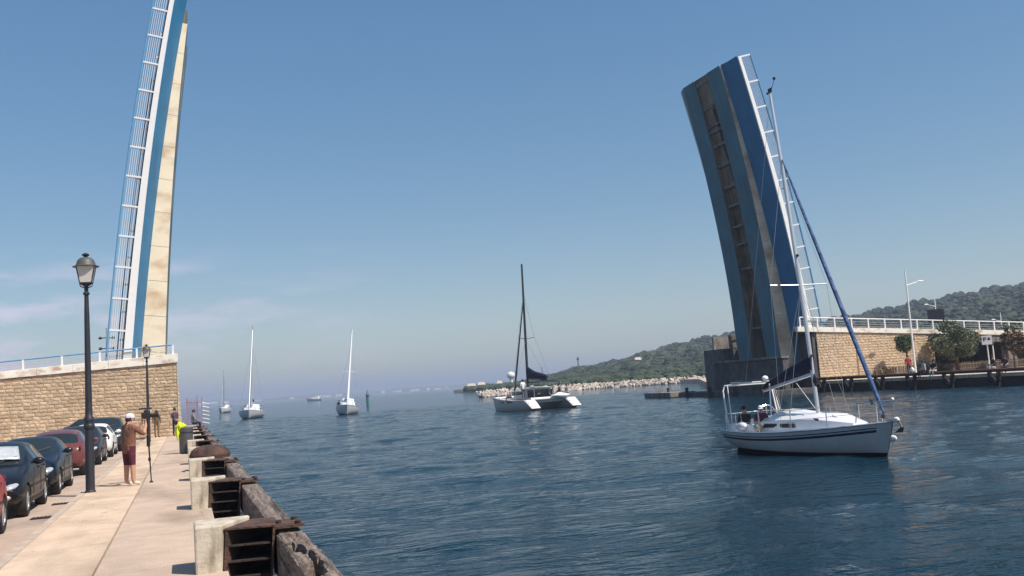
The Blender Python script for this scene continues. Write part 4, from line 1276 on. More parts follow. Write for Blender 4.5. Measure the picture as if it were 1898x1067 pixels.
def main_sailboat():
    a = root('sailing_boat', 'white sailing boat with navy boom cover and furled blue headsail motoring through the channel', 'sailing boat', (16.1, 21.87, -0.07), R(180))
    a.scale = (.97, .83, .97)
    L = 7.5
    rg = hull_part(a, L, 2.6, .66, .94, .35, M['gelshade'], M['antifoul'], zwl=.165, transom=.78)
    side_strip(a, rg, .10, .125, M['navy'], 'thin_stripe', 0, 20)
    side_strip(a, rg, .16, .22, M['navy'], 'thick_stripe', 0, 20)
    # bow roller, anchor, pulpit
    part('bow_roller', B().box(-.06, .06, 3.55, 4.0, .97, 1.03), M['chrome'], a)
    part('anchor', B().tube([(0, 3.75, 1.0), (0, 4.02, .96), (0, 4.10, .80)], .03, 6).hexa([(-.14, 3.95, .68), (.14, 3.95, .68), (.05, 4.08, .80), (-.05, 4.08, .80), (-.12, 3.98, .70), (.12, 3.98, .70), (.05, 4.12, .82), (-.05, 4.12, .82)]), M['grey'], a)
    part('bow_fender', B().ball((0, 3.92, .99), .075, .10, .075, 10, 8), M['white'], a, smooth=True)
    part('bow_eye_cover', B().ball((-0.07, 3.60, .52), .075, .15, .085, 10, 8), M['gel'], a, smooth=True)
    pu = MB()
    for s_ in (-1, 1):
        pu.tube([(s_ * .42, 2.75, .92), (s_ * .40, 2.85, 1.42), (s_ * .20, 3.55, 1.46), (0, 3.82, 1.46)], .016, 6)
        pu.tube([(s_ * .20, 3.45, .98), (s_ * .20, 3.55, 1.46)], .015, 6)
    part('pulpit', pu, M['chrome'], a)
    part('bow_light', B().ball((0, 3.84, 1.50), .045, n=8, m=6), M['white'], a, smooth=True)
    # stanchions and lifelines
    zsh = lambda y: .66 + .32 * (max(0, (y + 3.75) / 7.5)) ** 1.6 - .06
    hb = lambda y: 1.3 * (.78 + .22 * math.sin(min(1, (y + 3.75) / 7.5 / .42) * math.pi / 2) if (y + 3.75) / 7.5 < .42 else (1 - (((y + 3.75) / 7.5 - .42) / .58) ** 2.1)) * .95
    ys = [-2.5, -.9, .7, 2.0]
    for s_ in (-1, 1):
        for y in ys:
            part('stanchion', B().tube([(s_ * hb(y), y, zsh(y)), (s_ * hb(y), y, zsh(y) + .56)], .014, 6), M['chrome'], a)
        pts = [(s_ * hb(y), y, zsh(y) + .55) for y in [-3.4] + ys] + [(s_ * .40, 2.85, 1.42)]
        part('lifeline', B().tube(pts, .006, 4).tube([(x, y, z - .26) for x, y, z in pts], .006, 4), M['wire'], a)
    part('dark_buoy', B().ball((-.42, 2.35, 1.42), .05, .05, .09, 8, 6), M['black'], a, smooth=True)
    # coachroof: loft along the boat
    prof = [(-1.55, .80, .30), (-1.45, .84, .34), (-.4, .86, .36), (.45, .80, .33), (1.0, .66, .30), (1.7, .44, .17), (2.35, .22, .04)]
    rings = []
    for y, hw, h in prof:
        z0 = zsh(y) + .04
        rings.append([(-hw - .06, y, z0 - .06), (-hw, y, z0 + h * .75), (-hw * .82, y, z0 + h), (0, y, z0 + h + .05), (hw * .82, y, z0 + h), (hw, y, z0 + h * .75), (hw + .06, y, z0 - .06)])
    part('coachroof', MB().loft(rings), M['gel'], a, smooth=True)
    for s_ in (-1, 1):
        part('cabin_window', B().hexa([(s_ * .84, -1.3, .77), (s_ * .83, .45, .80), (s_ * .885, .45, .80), (s_ * .895, -1.3, .77), (s_ * .82, -1.2, .885), (s_ * .80, .40, .905), (s_ * .865, .40, .905), (s_ * .885, -1.2, .885)]), M['black'], a)
        part('hatch_window', B().box(s_ * .60 - .02, s_ * .60 + .02, 1.05, 1.25, .98, 1.04), M['glass'], a)
        part('handrail', B().tube([(s_ * .55, -1.1, 1.06), (s_ * .55, -1.0, 1.12), (s_ * .55, .4, 1.14), (s_ * .55, .5, 1.08)], .014, 6), M['chrome'], a)
    part('foredeck_hatch', B().hexa([(-.24, 1.35, .99), (.24, 1.35, .99), (.24, 1.8, .93), (-.24, 1.8, .93), (-.22, 1.37, 1.12), (.22, 1.37, 1.12), (.22, 1.78, 1.0), (-.22, 1.78, 1.0)]), M['gel'], a, bevel=.02)
    part('sprayhood', B().loft([[(-.55 + .0 * k, y, 1.0), (-.45, y, 1.0 + h), (0, y, 1.06 + h), (.45, y, 1.0 + h), (.55, y, 1.0)] for k, (y, h) in enumerate(((-1.35, .14), (-1.0, .20), (-.35, .15), (.2, .06)))]), M['gel'], a, smooth=True)
    # cockpit
    part('coaming', B().box(-.95, -.80, -3.3, -1.6, .55, .86), M['gel'], a, bevel=.03)
    part('coaming', B().box(.80, .95, -3.3, -1.6, .55, .86), M['gel'], a, bevel=.03)
    part('cockpit_seat', B().box(-.80, -.35, -3.3, -1.6, .40, .60).box(.35, .80, -3.3, -1.6, .40, .60), M['gel'], a, bevel=.02)
    part('companionway', B().box(-.30, .30, -1.62, -1.57, .45, 1.08), M['wood'] if False else M['grey'], a)
    part('steering_wheel', B().lathe([(.34, -.015), (.36, 0), (.34, .015)], 20, (0, -2.55, 1.02), axis='y', cap=False).box(-.34, .34, -2.56, -2.54, 1.0, 1.04).box(-.02, .02, -2.56, -2.54, .68, 1.36).box(-.08, .08, -2.62, -2.5, .45, 1.0), M['chrome'], a)
    part('winch', B().lathe([(.07, 0), (.055, .06), (.065, .14), (.03, .16)], 10, (.88, -1.9, .86)).lathe([(.07, 0), (.055, .06), (.065, .14), (.03, .16)], 10, (-.88, -1.9, .86)), M['chrome'], a, smooth=True)
    # stern arch with solar panel
    ar = MB()
    for s_ in (-1, 1):
        ar.tube([(s_ * .92, -3.35, .60), (s_ * .88, -3.62, 1.85), (s_ * .80, -3.62, 2.0), (s_ * .55, -3.1, 2.04)], .026, 8)
        ar.tube([(s_ * .92, -3.1, .62), (s_ * .80, -3.45, 2.02)], .016, 6)
    ar.tube([(-.82, -3.62, 2.0), (.82, -3.62, 2.0)], .024, 8).tube([(-.55, -3.1, 2.04), (.55, -3.1, 2.04)], .02, 8)
    part('stern_arch', ar, M['railwhite'], a, smooth=True)
    part('solar_panel', B().box(-.62, .62, -3.45, -2.15, 2.10, 2.14), M['panel'], a)
    part('panel_frame', B().box(-.66, .66, -3.49, -2.11, 2.072, 2.098), M['railwhite'], a)
    ps = MB()
    for s_ in (-1, 1):
        ps.tube([(s_ * .98, -2.6, 1.15), (s_ * .98, -3.4, 1.15), (s_ * .3, -3.7, 1.15), (0, -3.72, 1.15)], .014, 6).tube([(s_ * .98, -3.4, .6), (s_ * .98, -3.4, 1.15)], .014, 6)
    part('pushpit', ps, M['chrome'], a)
    part('outboard', B().box(-1.0, -.82, -3.72, -3.5, .98, 1.28).box(-.95, -.88, -3.68, -3.58, .55, .98), M['black'], a, bevel=.03)
    part('lifebuoy', B().ball((.2, -2.1, 2.17), .10, .10, .08, 10, 8), M['white'], a, smooth=True)
    part('rope_pile', rag((-.75, -3.2, .76), .28, .32, .10, None, 9), C['sand'], a, smooth=True)
    # side fenders lying on the side deck
    for i, y in enumerate((-2.35, -1.25)):
        part('fender', B().ball((1.0, y, .80), .13, .24, .13, 10, 8) if i == 0 else B().ball((1.06, y, .80), .14, .14, .14, 10, 8), M['gel'] if i == 0 else C['sand'], a, smooth=True)
        part('fender_line', B().tube([(1.0, y, .92), (1.08, y + .1, 1.2)], .008, 4), M['wire'], a)
    # rig
    rake = lambda z: .36 - (z - 1.1) * .066 - .0036 * (z - 1.1) ** 2
    MT = 10.5
    part('mast', B().tube([(0, rake(1.05), 1.02), (0, rake(4), 4), (0, rake(8), 8), (0, rake(MT), MT)], [.062, .062, .056, .042], 10), M['mast'], a, smooth=True)
    for z, w_ in ((4.75, .95), (7.6, .12)):
        part('spreader', B().tube([(-w_, rake(z) - .08, z + .02), (0, rake(z), z), (w_, rake(z) - .08, z + .02)], .018, 6), M['mast'], a)
    part('steaming_light', B().ball((0, rake(5.6) + .08, 5.6), .045, n=8, m=6), M['black'], a)
    part('wind_vane', B().tube([(0, rake(MT), MT), (-.06, rake(MT) - .2, MT + .16)], .010, 5).tube([(0, rake(MT), MT), (.12, rake(MT) + .5, MT + .30)], .008, 5).box(-.006, .006, rake(MT) - .1, rake(MT) + .12, MT + .05, MT + .18)
         .ball((.13, rake(MT) + .52, MT + .33), .05, n=8, m=5).tube([(-.05, rake(MT) - .05, MT + .1), (-.14, rake(MT) - .35, MT + .12)], .007, 5).ball((-.14, rake(MT) - .37, MT + .13), .04, n=8, m=5), M['black'], a)
    bt = [(0, .22, 2.22), (0, -2.6, 1.80)]
    part('boom', B().tube(bt, .055, 8), M['mast'], a, smooth=True)
    rings = []
    for t in (0, .08, .2, .4, .6, .8, .95, 1.0):
        y = .30 - 2.85 * t; zb = 2.27 - .45 * t
        h = .36 * (1 - t) ** .8 + .15; wd_ = .085 + .035 * math.sin(math.pi * t)
        if t == 1.0: h *= .5
        rings.append([(wd_ * math.sin(q) * (1 if 0 < q < 2 * math.pi else 0), y + .03 * math.sin(7 * t + q), zb + h * (.5 - .5 * math.cos(q))) for q in [2 * math.pi * k / 12 for k in range(12)]])
    part('sail_cover', MB().loft(rings), M['canvas'], a, smooth=True)
    part('lazy_jack', B().tube([(0, rake(4.6), 4.6), (0, -1.6, 2.0)], .006, 4).tube([(0, rake(4.6), 4.6), (0, -.8, 2.1)], .006, 4), M['wire'], a)
    part('mainsheet', B().tube([(0, -1.9, 1.90), (-.1, -1.75, .95)], .012, 5).tube([(0, -1.95, 1.90), (.1, -1.65, .95)], .012, 5), C['sand'], a)
    part('vang', B().tube([(0, rake(1.2) - .05, 1.2), (0, -.75, 2.06)], .011, 5), M['mast'], a)
    part('boom_strut', B().tube([(.45, -1.5, 1.1), (.15, -1.95, 2.0)], .022, 6), M['railwhite'], a)
    part('halyard_coil', rag((.05, .46, 2.05), .07, .09, .16, None, 12), M['black'], a, smooth=True)
    # headsail rolled on the forestay
    g0 = Vector((0, 3.42, 1.14)); g1 = Vector((0, rake(8.45) + .07, 8.45))
    pts = [g0 + (g1 - g0) * t for t in (0, .03, .1, .3, .55, .8, .97, 1.0)]
    part('furled_headsail', B().tube(pts, [.025, .045, .060, .064, .056, .044, .028, .02], 10), M['genoa'], a, smooth=True)
    part('furler_drum', B().lathe([(.06, 0), (.10, .02), (.10, .10), (.06, .12)], 12, (0, 3.44, 1.02)), M['grey'], a, smooth=True)
    st = MB()
    st.tube([(0, rake(8.5), 8.5), (0, rake(MT) , MT)], .004, 4)
    st.tube([(0, rake(MT), MT), (0, -3.72, 2.0)], .006, 4)
    for s_ in (-1, 1):
        st.tube([(s_ * 1.12, .15, zsh(.15)), (s_ * .95, rake(4.75) - .08, 4.77), (0, rake(8.4), 8.4)], .006, 4)
        st.tube([(s_ * 1.10, .5, zsh(.5)), (0, rake(4.7), 4.7)], .006, 4).tube([(s_ * 1.1, -.2, zsh(-.2)), (0, rake(4.7), 4.7)], .006, 4)
    part('standing_rigging', st, M['wire'], a)
    return a
main_sailboat()
# crew of the main boat, world coordinates (boat turned 180 degrees: local x,y -> 16.6-x, 22.55-y)
SITB = dict(SIT)
person('person in dark jacket sitting at the stern of the sailing boat under the arch', (15.6, 24.35, .55), R(130), SITB, {'top': C['dark_top'], 'bot': C['wine'], 'shoe': C['black_cloth'], 'fore': C['dark_top']}, scale=.74)
person('person in wine red top and white cap sitting in the sailing boat cockpit', (15.55, 23.45, .55), R(150), SITB, {'top': C['wine'], 'bot': C['navy_trouser'], 'shoe': C['white_shoe'], 'cap': C['white_top']}, head='cap', scale=.76)

def mono(loc, rz, label, L, Bm, mast_h, mast_m, heel, cover, hullm):
    a = root('sailing_boat', label, 'sailing boat', loc, group='yachts coming up the channel', tilt=(0, R(heel), rz))
    rg = hull_part(a, L, Bm, .95, 1.25, .4, hullm, M['antifoul'], zwl=.10, n=15)
    rings = []
    for y, hw, h in ((-L * .20, Bm * .33, .45), (-.1 * L, Bm * .34, .5), (.08 * L, Bm * .30, .42), (.24 * L, Bm * .16, .12)):
        z0 = 1.0
        rings.append([(-hw - .05, y, z0 - .08), (-hw, y, z0 + h * .8), (-hw * .8, y, z0 + h), (0, y, z0 + h + .05), (hw * .8, y, z0 + h), (hw, y, z0 + h * .8), (hw + .05, y, z0 - .08)])
    part('coachroof', MB().loft(rings), M['gel'], a, smooth=True)
    part('cabin_window', B().box(-Bm * .35, Bm * .35, -L * .08, L * .02, 1.22, 1.40), M['glass'], a)
    part('mast', B().tube([(0, .06 * L, 1.2), (0, .06 * L - .25, mast_h)], [.14, .085], 8), mast_m, a, smooth=True)
    part('boom', B().tube([(0, .04 * L, 2.2), (0, -.30 * L, 2.15)], .09, 8), mast_m, a)
    part('sail_cover', MB().loft([[(wd_ * math.sin(q), y, 2.25 + h * (.5 - .5 * math.cos(q))) for q in [2 * math.pi * k / 10 for k in range(10)]] for y, wd_, h in ((.04 * L, .12, .7), (-.1 * L, .16, .5), (-.30 * L, .1, .25))]), cover, a, smooth=True)
    part('sprayhood', B().loft([[(-Bm * .28, y, 1.2), (-Bm * .24, y, 1.2 + h), (0, y, 1.28 + h), (Bm * .24, y, 1.2 + h), (Bm * .28, y, 1.2)] for y, h in ((-.28 * L, .7), (-.2 * L, .65), (-.13 * L, .25))]), M['gel'], a, smooth=True)
    part('furled_headsail', B().tube([(0, L * .46, 1.4), (0, .07 * L, mast_h * .95)], [.11, .05], 8), mast_m, a, smooth=True)
    pu = MB()
    for s_ in (-1, 1):
        pu.tube([(s_ * Bm * .22, L * .38, 1.15), (s_ * Bm * .2, L * .39, 1.75), (0, L * .5, 1.8)], .03, 5)
        pu.tube([(s_ * Bm * .46, -L * .3, 1.55), (s_ * Bm * .47, 0, 1.6), (s_ * Bm * .2, L * .39, 1.75)], .015, 4)
        pu.tube([(s_ * Bm * .36, -L * .48, .9), (s_ * Bm * .36, -L * .48, 1.7), (0, -L * .49, 1.7)], .03, 5)
        pu.tube([(s_ * Bm * .48, -.02 * L, 1.1), (0, .06 * L - .1, mast_h * .8)], .012, 4)
    part('guard_rail', pu, M['chrome'], a)
    part('spreader', B().tube([(-Bm * .28, .05 * L, mast_h * .5), (Bm * .28, .05 * L, mast_h * .5)], .03, 5), mast_m, a)
    part('bow_mark', B().box(-.02, .02, L * .40, L * .47, .45, .5), M['navy'], a)
    return a
m1_ = mono((8.9, 139.5, 0), R(172), 'larger white yacht left of centre coming bow on with a grey mast', 11, 3.6, 13.1, M['mast'], -3.0, M['canvas'], M['gel2'])
m2_ = mono((18.7, 116.5, 0), R(170), 'white yacht with bright white leaning mast coming bow on near mid channel', 9, 2.9, 10.4, M['mastwhite'], -6.0, M['gel'], M['gel2'])
m3_ = mono((9.3, 246, 0), R(165), 'smallest distant white sailing boat close past the spiked fence', 7, 2.8, 10.5, M['wire'], -1, M['gel'], M['gel2'])
CREW = {'top': C['dark_top'], 'bot': C['navy_trouser'], 'shoe': C['white_shoe'], 'fore': C['dark_top']}
person('dark clothed person in the cockpit of the larger bow-on yacht', (8.3, 143.2, .85), R(180), SIT, CREW, fingers=False)
person('dark clothed person in the cockpit of the white masted yacht', (18.2, 119.4, .85), R(180), SIT, CREW, fingers=False)

def catamaran():
    a = root('catamaran', 'white catamaran with black mast and dark boom cover motoring away', 'catamaran', (29.15, 79.0, 0), R(6))
    L = 8.8
    for sx in (-1, 1):
        h = bpy.data.objects.new('hull_float', None); COL.objects.link(h); h.parent = a
        h.location = (sx * 1.95, 0, 0)
        rings = hull_rings(L, 1.25, .95, 1.25, .3, n=15, m=8, zb=.1, transom=.7)
        # cut the stern down to a sloping step
        rr_ = []
        for r_ in rings:
            rr_.append([(x, y, min(z, .22 + max(0, (y + L / 2)) * .62) if z > .22 else z) for x, y, z in r_])
        o = part('shell', MB().loft(rr_, closed=True, cap=True), M['gelshade'], h, smooth=True)
        part('stern_step', B().box(-.36, .36, -L / 2 + .12, -L / 2 + .55, .30, .42).box(-.38, .38, -L / 2 + .55, -L / 2 + 1.0, .42, .68), M['gel'], h, bevel=.03)
        part('stern_ramp', B().hexa([(-.40, -L / 2 + .02, .16), (.40, -L / 2 + .02, .16), (.40, -L / 2 + 1.15, .80), (-.40, -L / 2 + 1.15, .80), (-.40, -L / 2 - .03, .22), (.40, -L / 2 - .03, .22), (.40, -L / 2 + 1.10, .92), (-.40, -L / 2 + 1.10, .92)]), M['white'], h)
        part('bootline', B().box(-.02, .02, -1, 1, .1, .12), M['navy'], h)
        part('hull_window', B().box(-.64, -.60, -1.2, 1.4, .72, .86).box(.60, .64, -1.2, 1.4, .72, .86), M['glass'], h)
        rl = MB()
        for y in (-3.2, -1.6, 0, 1.8, 3.4):
            rl.tube([(sx * .5, y, 1.0), (sx * .5, y, 1.65)], .018, 5)
        rl.tube([(sx * .5, -3.2, 1.65), (sx * .5, 3.4, 1.68)], .012, 4).tube([(sx * .5, -3.2, 1.35), (sx * .5, 3.4, 1.36)], .012, 4)
        part('guard_rail', rl, M['chrome'], h)
    part('bridge_deck', B().box(-1.6, 1.6, -3.0, 1.6, .62, 1.0), M['gelshade'], a, bevel=.06)
    part('aft_beam', B().tube([(-1.75, -3.05, .95), (1.75, -3.05, .95)], .14, 10), M['gel'], a, smooth=True)
    rings = []
    for y, hw, zt in ((-1.4, 1.65, 1.85), (-.4, 1.7, 1.95), (.9, 1.5, 1.85), (1.9, 1.0, 1.15)):
        rings.append([(-hw, y, 1.0), (-hw * .96, y, 1.0 + (zt - 1) * .75), (-hw * .8, y, zt), (0, y, zt + .06), (hw * .8, y, zt), (hw * .96, y, 1.0 + (zt - 1) * .75), (hw, y, 1.0)])
    part('cabin', MB().loft(rings), M['gelshade'], a, smooth=True)
    part('cabin_door', B().box(-1.2, 1.2, -1.46, -1.405, 1.08, 1.72), M['glass'], a)
    part('cabin_window', B().box(-1.69, -1.63, -1.0, .8, 1.35, 1.66).box(1.63, 1.69, -1.0, .8, 1.35, 1.66), M['glass'], a)
    part('bimini', B().loft([[(-1.3, y, z), (0, y, z + .12), (1.3, y, z), (1.3, y, z - .05), (0, y, z + .07), (-1.3, y, z - .05)] for y, z in ((-2.9, 2.35), (-2.2, 2.45), (-1.5, 2.38))]), M['canvas'], a, smooth=True)
    part('bimini_frame', B().tube([(-1.3, -2.9, 1.0), (-1.3, -2.9, 2.3)], .03, 6).tube([(1.3, -2.9, 1.0), (1.3, -2.9, 2.3)], .03, 6).tube([(-1.3, -1.5, 1.8), (-1.3, -1.5, 2.33)], .03, 6).tube([(1.3, -1.5, 1.8), (1.3, -1.5, 2.33)], .03, 6), M['chrome'], a)
    part('mast', B().tube([(0, .9, 1.9), (0, .75, 6), (0, .5, 13.05)], [.125, .12, .085], 8), M['mastdark'], a, smooth=True)
    part('boom', B().tube([(0, .75, 2.75), (0, -2.9, 2.6)], .08, 8), M['mastdark'], a)
    part('sail_cover', MB().loft([[(wd_ * math.sin(q), y, zb + h * (.5 - .5 * math.cos(q))) for q in [2 * math.pi * k / 10 for k in range(10)]] for y, wd_, h, zb in ((.85, .12, 1.2, 2.8), (.5, .2, .95, 2.8), (-.6, .24, .62, 2.74), (-2.2, .2, .42, 2.68), (-2.95, .1, .25, 2.65))]), M['canvas'], a, smooth=True)
    part('furled_headsail', B().tube([(0, 3.9, 1.3), (0, .75, 9.6)], [.10, .05], 8), M['mastdark'], a, smooth=True)
    part('fore_beam', B().tube([(-2.15, 3.9, 1.15), (2.15, 3.9, 1.15)], .09, 8), M['mast'], a)
    part('spreader', B().tube([(-.8, .55, 6.4), (0, .75, 6.3), (.8, .55, 6.4)], .03, 6), M['mastdark'], a)
    st = MB()
    for s_ in (-1, 1):
        st.tube([(s_ * 2.2, -.4, 1.1), (s_ * .8, .55, 6.4), (0, .6, 10.5)], .012, 4).tube([(s_ * 2.2, -.2, 1.1), (0, .7, 6.2)], .012, 4)
    part('standing_rigging', st, M['wire'], a)
    part('helm_wheel', B().lathe([(.40, -.02), (.43, 0), (.40, .02)], 18, (1.0, -2.0, 1.55), axis='y', cap=False).box(.97, 1.03, -2.05, -1.95, 1.0, 1.95), M['chrome'], a)
    part('dinghy', rag((1.0, -3.35, 1.15), .8, .28, .22, None, 21), M['gel'], a, smooth=True)
    return a
catamaran()
def catp(x, y): 
    c, s_ = math.cos(R(6)), math.sin(R(6))
    return 29.15 + x * c - y * s_, 79.0 + x * s_ + y * c
x, y = catp(-1.9, -2.0)
person('person in a white shirt standing at the back of the catamaran near hull', (x, y, 1.0), R(10), {}, {'top': C['white_top'], 'bot': C['navy_trouser'], 'shoe': C['white_shoe']}, fingers=False)
x, y = catp(1.5, -2.3)
person('person in dark clothes sitting at the far side of the catamaran cockpit', (x, y, 1.15), R(60), SIT, CREW, fingers=False)
x, y = catp(1.95, -2.9)
person('person in a pale top sitting beside the dinghy on the catamaran', (x, y, 1.1), R(100), SIT, {'top': C['pale_grey'], 'bot': C['navy_trouser'], 'shoe': C['white_shoe']}, fingers=False)
x, y = catp(-2.3, -.4)
person('person in red shorts sitting on the catamaran near hull side deck', (x, y, 1.08), R(70), SIT, {'top': C['pale_grey'], 'bot': C['wine'], 'shoe': C['white_shoe']}, fingers=False)

mk = root('channel_marker', 'slim green channel marker post standing in the far water', 'channel marker', (33.9, 185.5, 0))
mk.scale = (.8, .8, .8)
part('pile', B().lathe([(.35, -1), (.35, 2.4), (.3, 2.5)], 10), M['marker'], mk, smooth=True)
part('platform', B().lathe([(.6, 2.5), (.6, 2.62), (.3, 2.63)], 10), M['iron'], mk)
part('topmark', B().lathe([(.42, 2.7), (.3, 3.0), (.05, 3.5)], 10), M['marker'], mk)
part('lantern', B().lathe([(.1, 3.5), (.14, 3.6), (.05, 3.8)], 8), M['iron'], mk)
mo_ = root('motor_boat', 'tiny white motor boat far out on the horizon water', 'motor boat', (79.0, 620, 0), R(60))
hull_part(mo_, 11, 3.6, 1.4, 2.0, .4, M['gel'], M['gel'])
part('cabin', B().loft([[(-1.2, y, 1.4), (-1.1, y, z), (1.1, y, z), (1.2, y, 1.4)] for y, z in ((-3, 2.9), (-1, 3.1), (1.5, 2.0))]), M['gel'], mo_)

# ------------------------------------------------------------------ right quay
land = [(50.1, 67.5), (51.6, 59.0), (53.6, 49.9), (57.5, 36.0), (66, 12), (420, 12), (420, 215), (112, 208), (100, 172), (64, 108), (52.5, 84.5), (50.4, 82.7)]
structure(part('quay_ground', B().prism(land, -1.2, 0.88), M['land'], bevel=0))
def at_edge(y): return np.interp(y, [36, 49.9, 59, 67.5], [57.5, 53.6, 51.6, 50.1])
ql = root('quay_edge_wall', 'grey concrete quay face under the rusty rail on the far bank', 'quay wall')
ys = list(np.arange(44, 67.6, 2.6)) + [67.4]
for ya, yb_ in zip(ys[:-1], ys[1:]):
    xa, xb = at_edge(ya), at_edge(yb_)
    part('cap_slab', B().hexa([(xa - .18, ya + .01, .65), (xa + .7, ya + .01, .65), (xb + .7, yb_ - .01, .65), (xb - .18, yb_ - .01, .65), (xa - .18, ya + .01, .90), (xa + .7, ya + .01, .90), (xb + .7, yb_ - .01, .90), (xb - .18, yb_ - .01, .90)]), M['block'], ql, bevel=.02)
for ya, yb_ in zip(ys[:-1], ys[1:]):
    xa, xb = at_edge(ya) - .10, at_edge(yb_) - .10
    part('dark_lower_face', B().hexa([(xa, ya, -1), (xa + .4, ya, -1), (xb + .4, yb_, -1), (xb, yb_, -1), (xa, ya, .645), (xa + .4, ya, .645), (xb + .4, yb_, .645), (xb, yb_, .645)]), M['rustdark'], ql)  # dark face from the cap slab down below the water
rl = root('fender_rail', 'long rusty round rail on brackets along the far quay edge', 'fender rail')
pts = [(at_edge(y_) - .35, y_, 1.10) for y_ in (43, 49.9, 55, 59, 63, 67.2)]
part('rail', B().tube(pts, .13, 10), M['rust'], rl, smooth=True)
for y_ in (45.4, 48.2, 51.2, 54.6, 57.6, 60.4, 63.4, 66.2):
    x_ = at_edge(y_)
    part('bracket', B().box(x_ - .50, x_ - .20, y_ - .45, y_ - .33, -.6, 1.0).box(x_ - .50, x_ - .20, y_ + .33, y_ + .45, -.6, 1.0).box(x_ - .50, x_ - .2, y_ - .45, y_ + .45, .3, .42), M['rustdark'], rl)
    part('tyre_fender', B().lathe([(.20, -.1), (.38, -.12), (.42, 0), (.38, .12), (.20, .1)], 14, (x_ - .62, y_, .35), axis='x', cap=False), M['tyre'], rl, smooth=True)

def modern_lamp(loc, h, ln, label, rz=0, r=.09):
    a = root('street_lamp', label, 'street lamp', loc, rz, group='tall lamps on the far bank')
    part('pole', B().tube([(0, 0, 0), (0, 0, h)], [r, r * .55], 8), M['railwhite'], a, smooth=True)
    part('arm', B().tube([(0, 0, h - 1.25), (ln, 0, h - .95)], .035, 6), M['railwhite'], a)
    part('lamp_head', B().ball((ln + .2, 0, h - .93), .36, .13, .07, 10, 6), M['white'], a, smooth=True)
    return a
modern_lamp((57.3, 63.4, .88), 8.75, 1.3, 'tall white street lamp next to the person in red')
modern_lamp((118, 105, .88), 9.0, 1.2, 'grey lamp post beyond the railing at the right edge', R(180))
modern_lamp((110, 104, .88), 7.0, 1.2, 'short grey lamp post beyond the railing above the parking sign', R(180))
modern_lamp((91, 96, .88), 9.0, 1.2, 'grey lamp post beside the dark road sign panel', R(180))
sg = root('road_sign', 'dark back of a large road sign panel above the big tree', 'road sign', (78.6, 83, .88), R(-38))
part('panel', B().box(-.85, .85, -.04, .04, 5.0, 6.6), M['iron'], sg)
part('post', B().tube([(-.6, .08, 0), (-.6, .08, 6.6)], .06, 8), M['railbar'], sg)
part('post', B().tube([(.6, .08, 0), (.6, .08, 6.6)], .06, 8), M['railbar'], sg)

ps_ = root('parking_sign', 'white square sign with dark symbols on a white post beside the flowering shrub', 'sign', (65.0, 63.2, .88), R(-42))
part('post', B().tube([(0, 0, 0), (0, 0, 2.75)], .05, 8), M['railwhite'], ps_)
part('panel', B().box(-.40, .40, -.06, -.03, 2.15, 2.92), M['white'], ps_)
part('symbol', B().box(-.27, -.17, -.066, -.061, 2.45, 2.78).box(-.17, -.04, -.066, -.061, 2.70, 2.78).box(-.17, -.04, -.066, -.061, 2.57, 2.63).box(-.07, -.01, -.066, -.061, 2.62, 2.72)
     .box(.06, .28, -.066, -.061, 2.52, 2.66).box(.10, .24, -.066, -.061, 2.66, 2.76), M['navy'], ps_)
bs = root('signal_post', 'thin white post with a dark round top beside the parking sign', 'post', (66.0, 63.6, .88))
part('pole', B().tube([(0, 0, 0), (0, 0, 2.1)], .05, 8), M['railwhite'], bs)
part('lamp', B().ball((0, 0, 2.25), .18, n=10, m=8), M['iron'], bs, smooth=True)

# foliage: many small leaf faces spread through lobes
def leaf_cloud(lobes, n, size, seed, flat=0.5):
    r = np.random.RandomState(seed)
    w_ = np.array([l[3] * l[4] * l[5] for l in lobes]); w_ = w_ / w_.sum()
    ch = r.choice(len(lobes), n, p=w_)
    L_ = np.array([l[:6] for l in lobes])[ch]
    d_ = r.normal(size=(n, 3)); d_ /= np.linalg.norm(d_, axis=1)[:, None]
    rad = r.uniform(.35, 1.08, n) ** .6
    c = L_[:, :3] + d_ * L_[:, 3:6] * rad[:, None]
    nrm = d_ * .6 + r.normal(size=(n, 3)) * .7
    nrm /= np.linalg.norm(nrm, axis=1)[:, None]
    t = np.cross(nrm, r.normal(size=(n, 3))); t /= np.linalg.norm(t, axis=1)[:, None]
    b = np.cross(nrm, t)
    s1 = size * r.uniform(.6, 1.4, n)[:, None]; s2 = s1 * r.uniform(.4, .8, n)[:, None]
    v = np.stack([c - t * s1, c - b * s2, c + t * s1, c + b * s2], 1).reshape(-1, 3)
    f = np.arange(n * 4).reshape(n, 4)
    return v, f
def tree(loc, label, lobes, trunk_h, m, n, size, seed, tr=.12, name='tree', cat='tree', group=None, limbs=True):
    a = root(name, label, cat, loc, group=group)
    r = random.Random(seed)
    tb_ = MB().tube([(0, 0, -.1), (.03, .02, trunk_h * .6), (.0, 0, trunk_h)], [tr * 1.25, tr, tr * .8], 8)
    if limbs:
        for l in lobes[:8]:
            tip = Vector(l[:3]); st_ = Vector((0, 0, trunk_h * r.uniform(.7, 1)))
            mid = (st_ + tip) / 2 + Vector((r.uniform(-.1, .1), r.uniform(-.1, .1), -.1))
            tb_.tube([st_, mid, tip], [tr * .6, tr * .4, tr * .12], 6)
    part('trunk', tb_, M['bark'], a, smooth=True)
    v, f = leaf_cloud(lobes, n, size, seed)
    me = bpy.data.meshes.new('crown'); me.from_pydata(v.tolist(), [], f.tolist()); me.materials.append(m)
    put('crown', me, a)
    return a
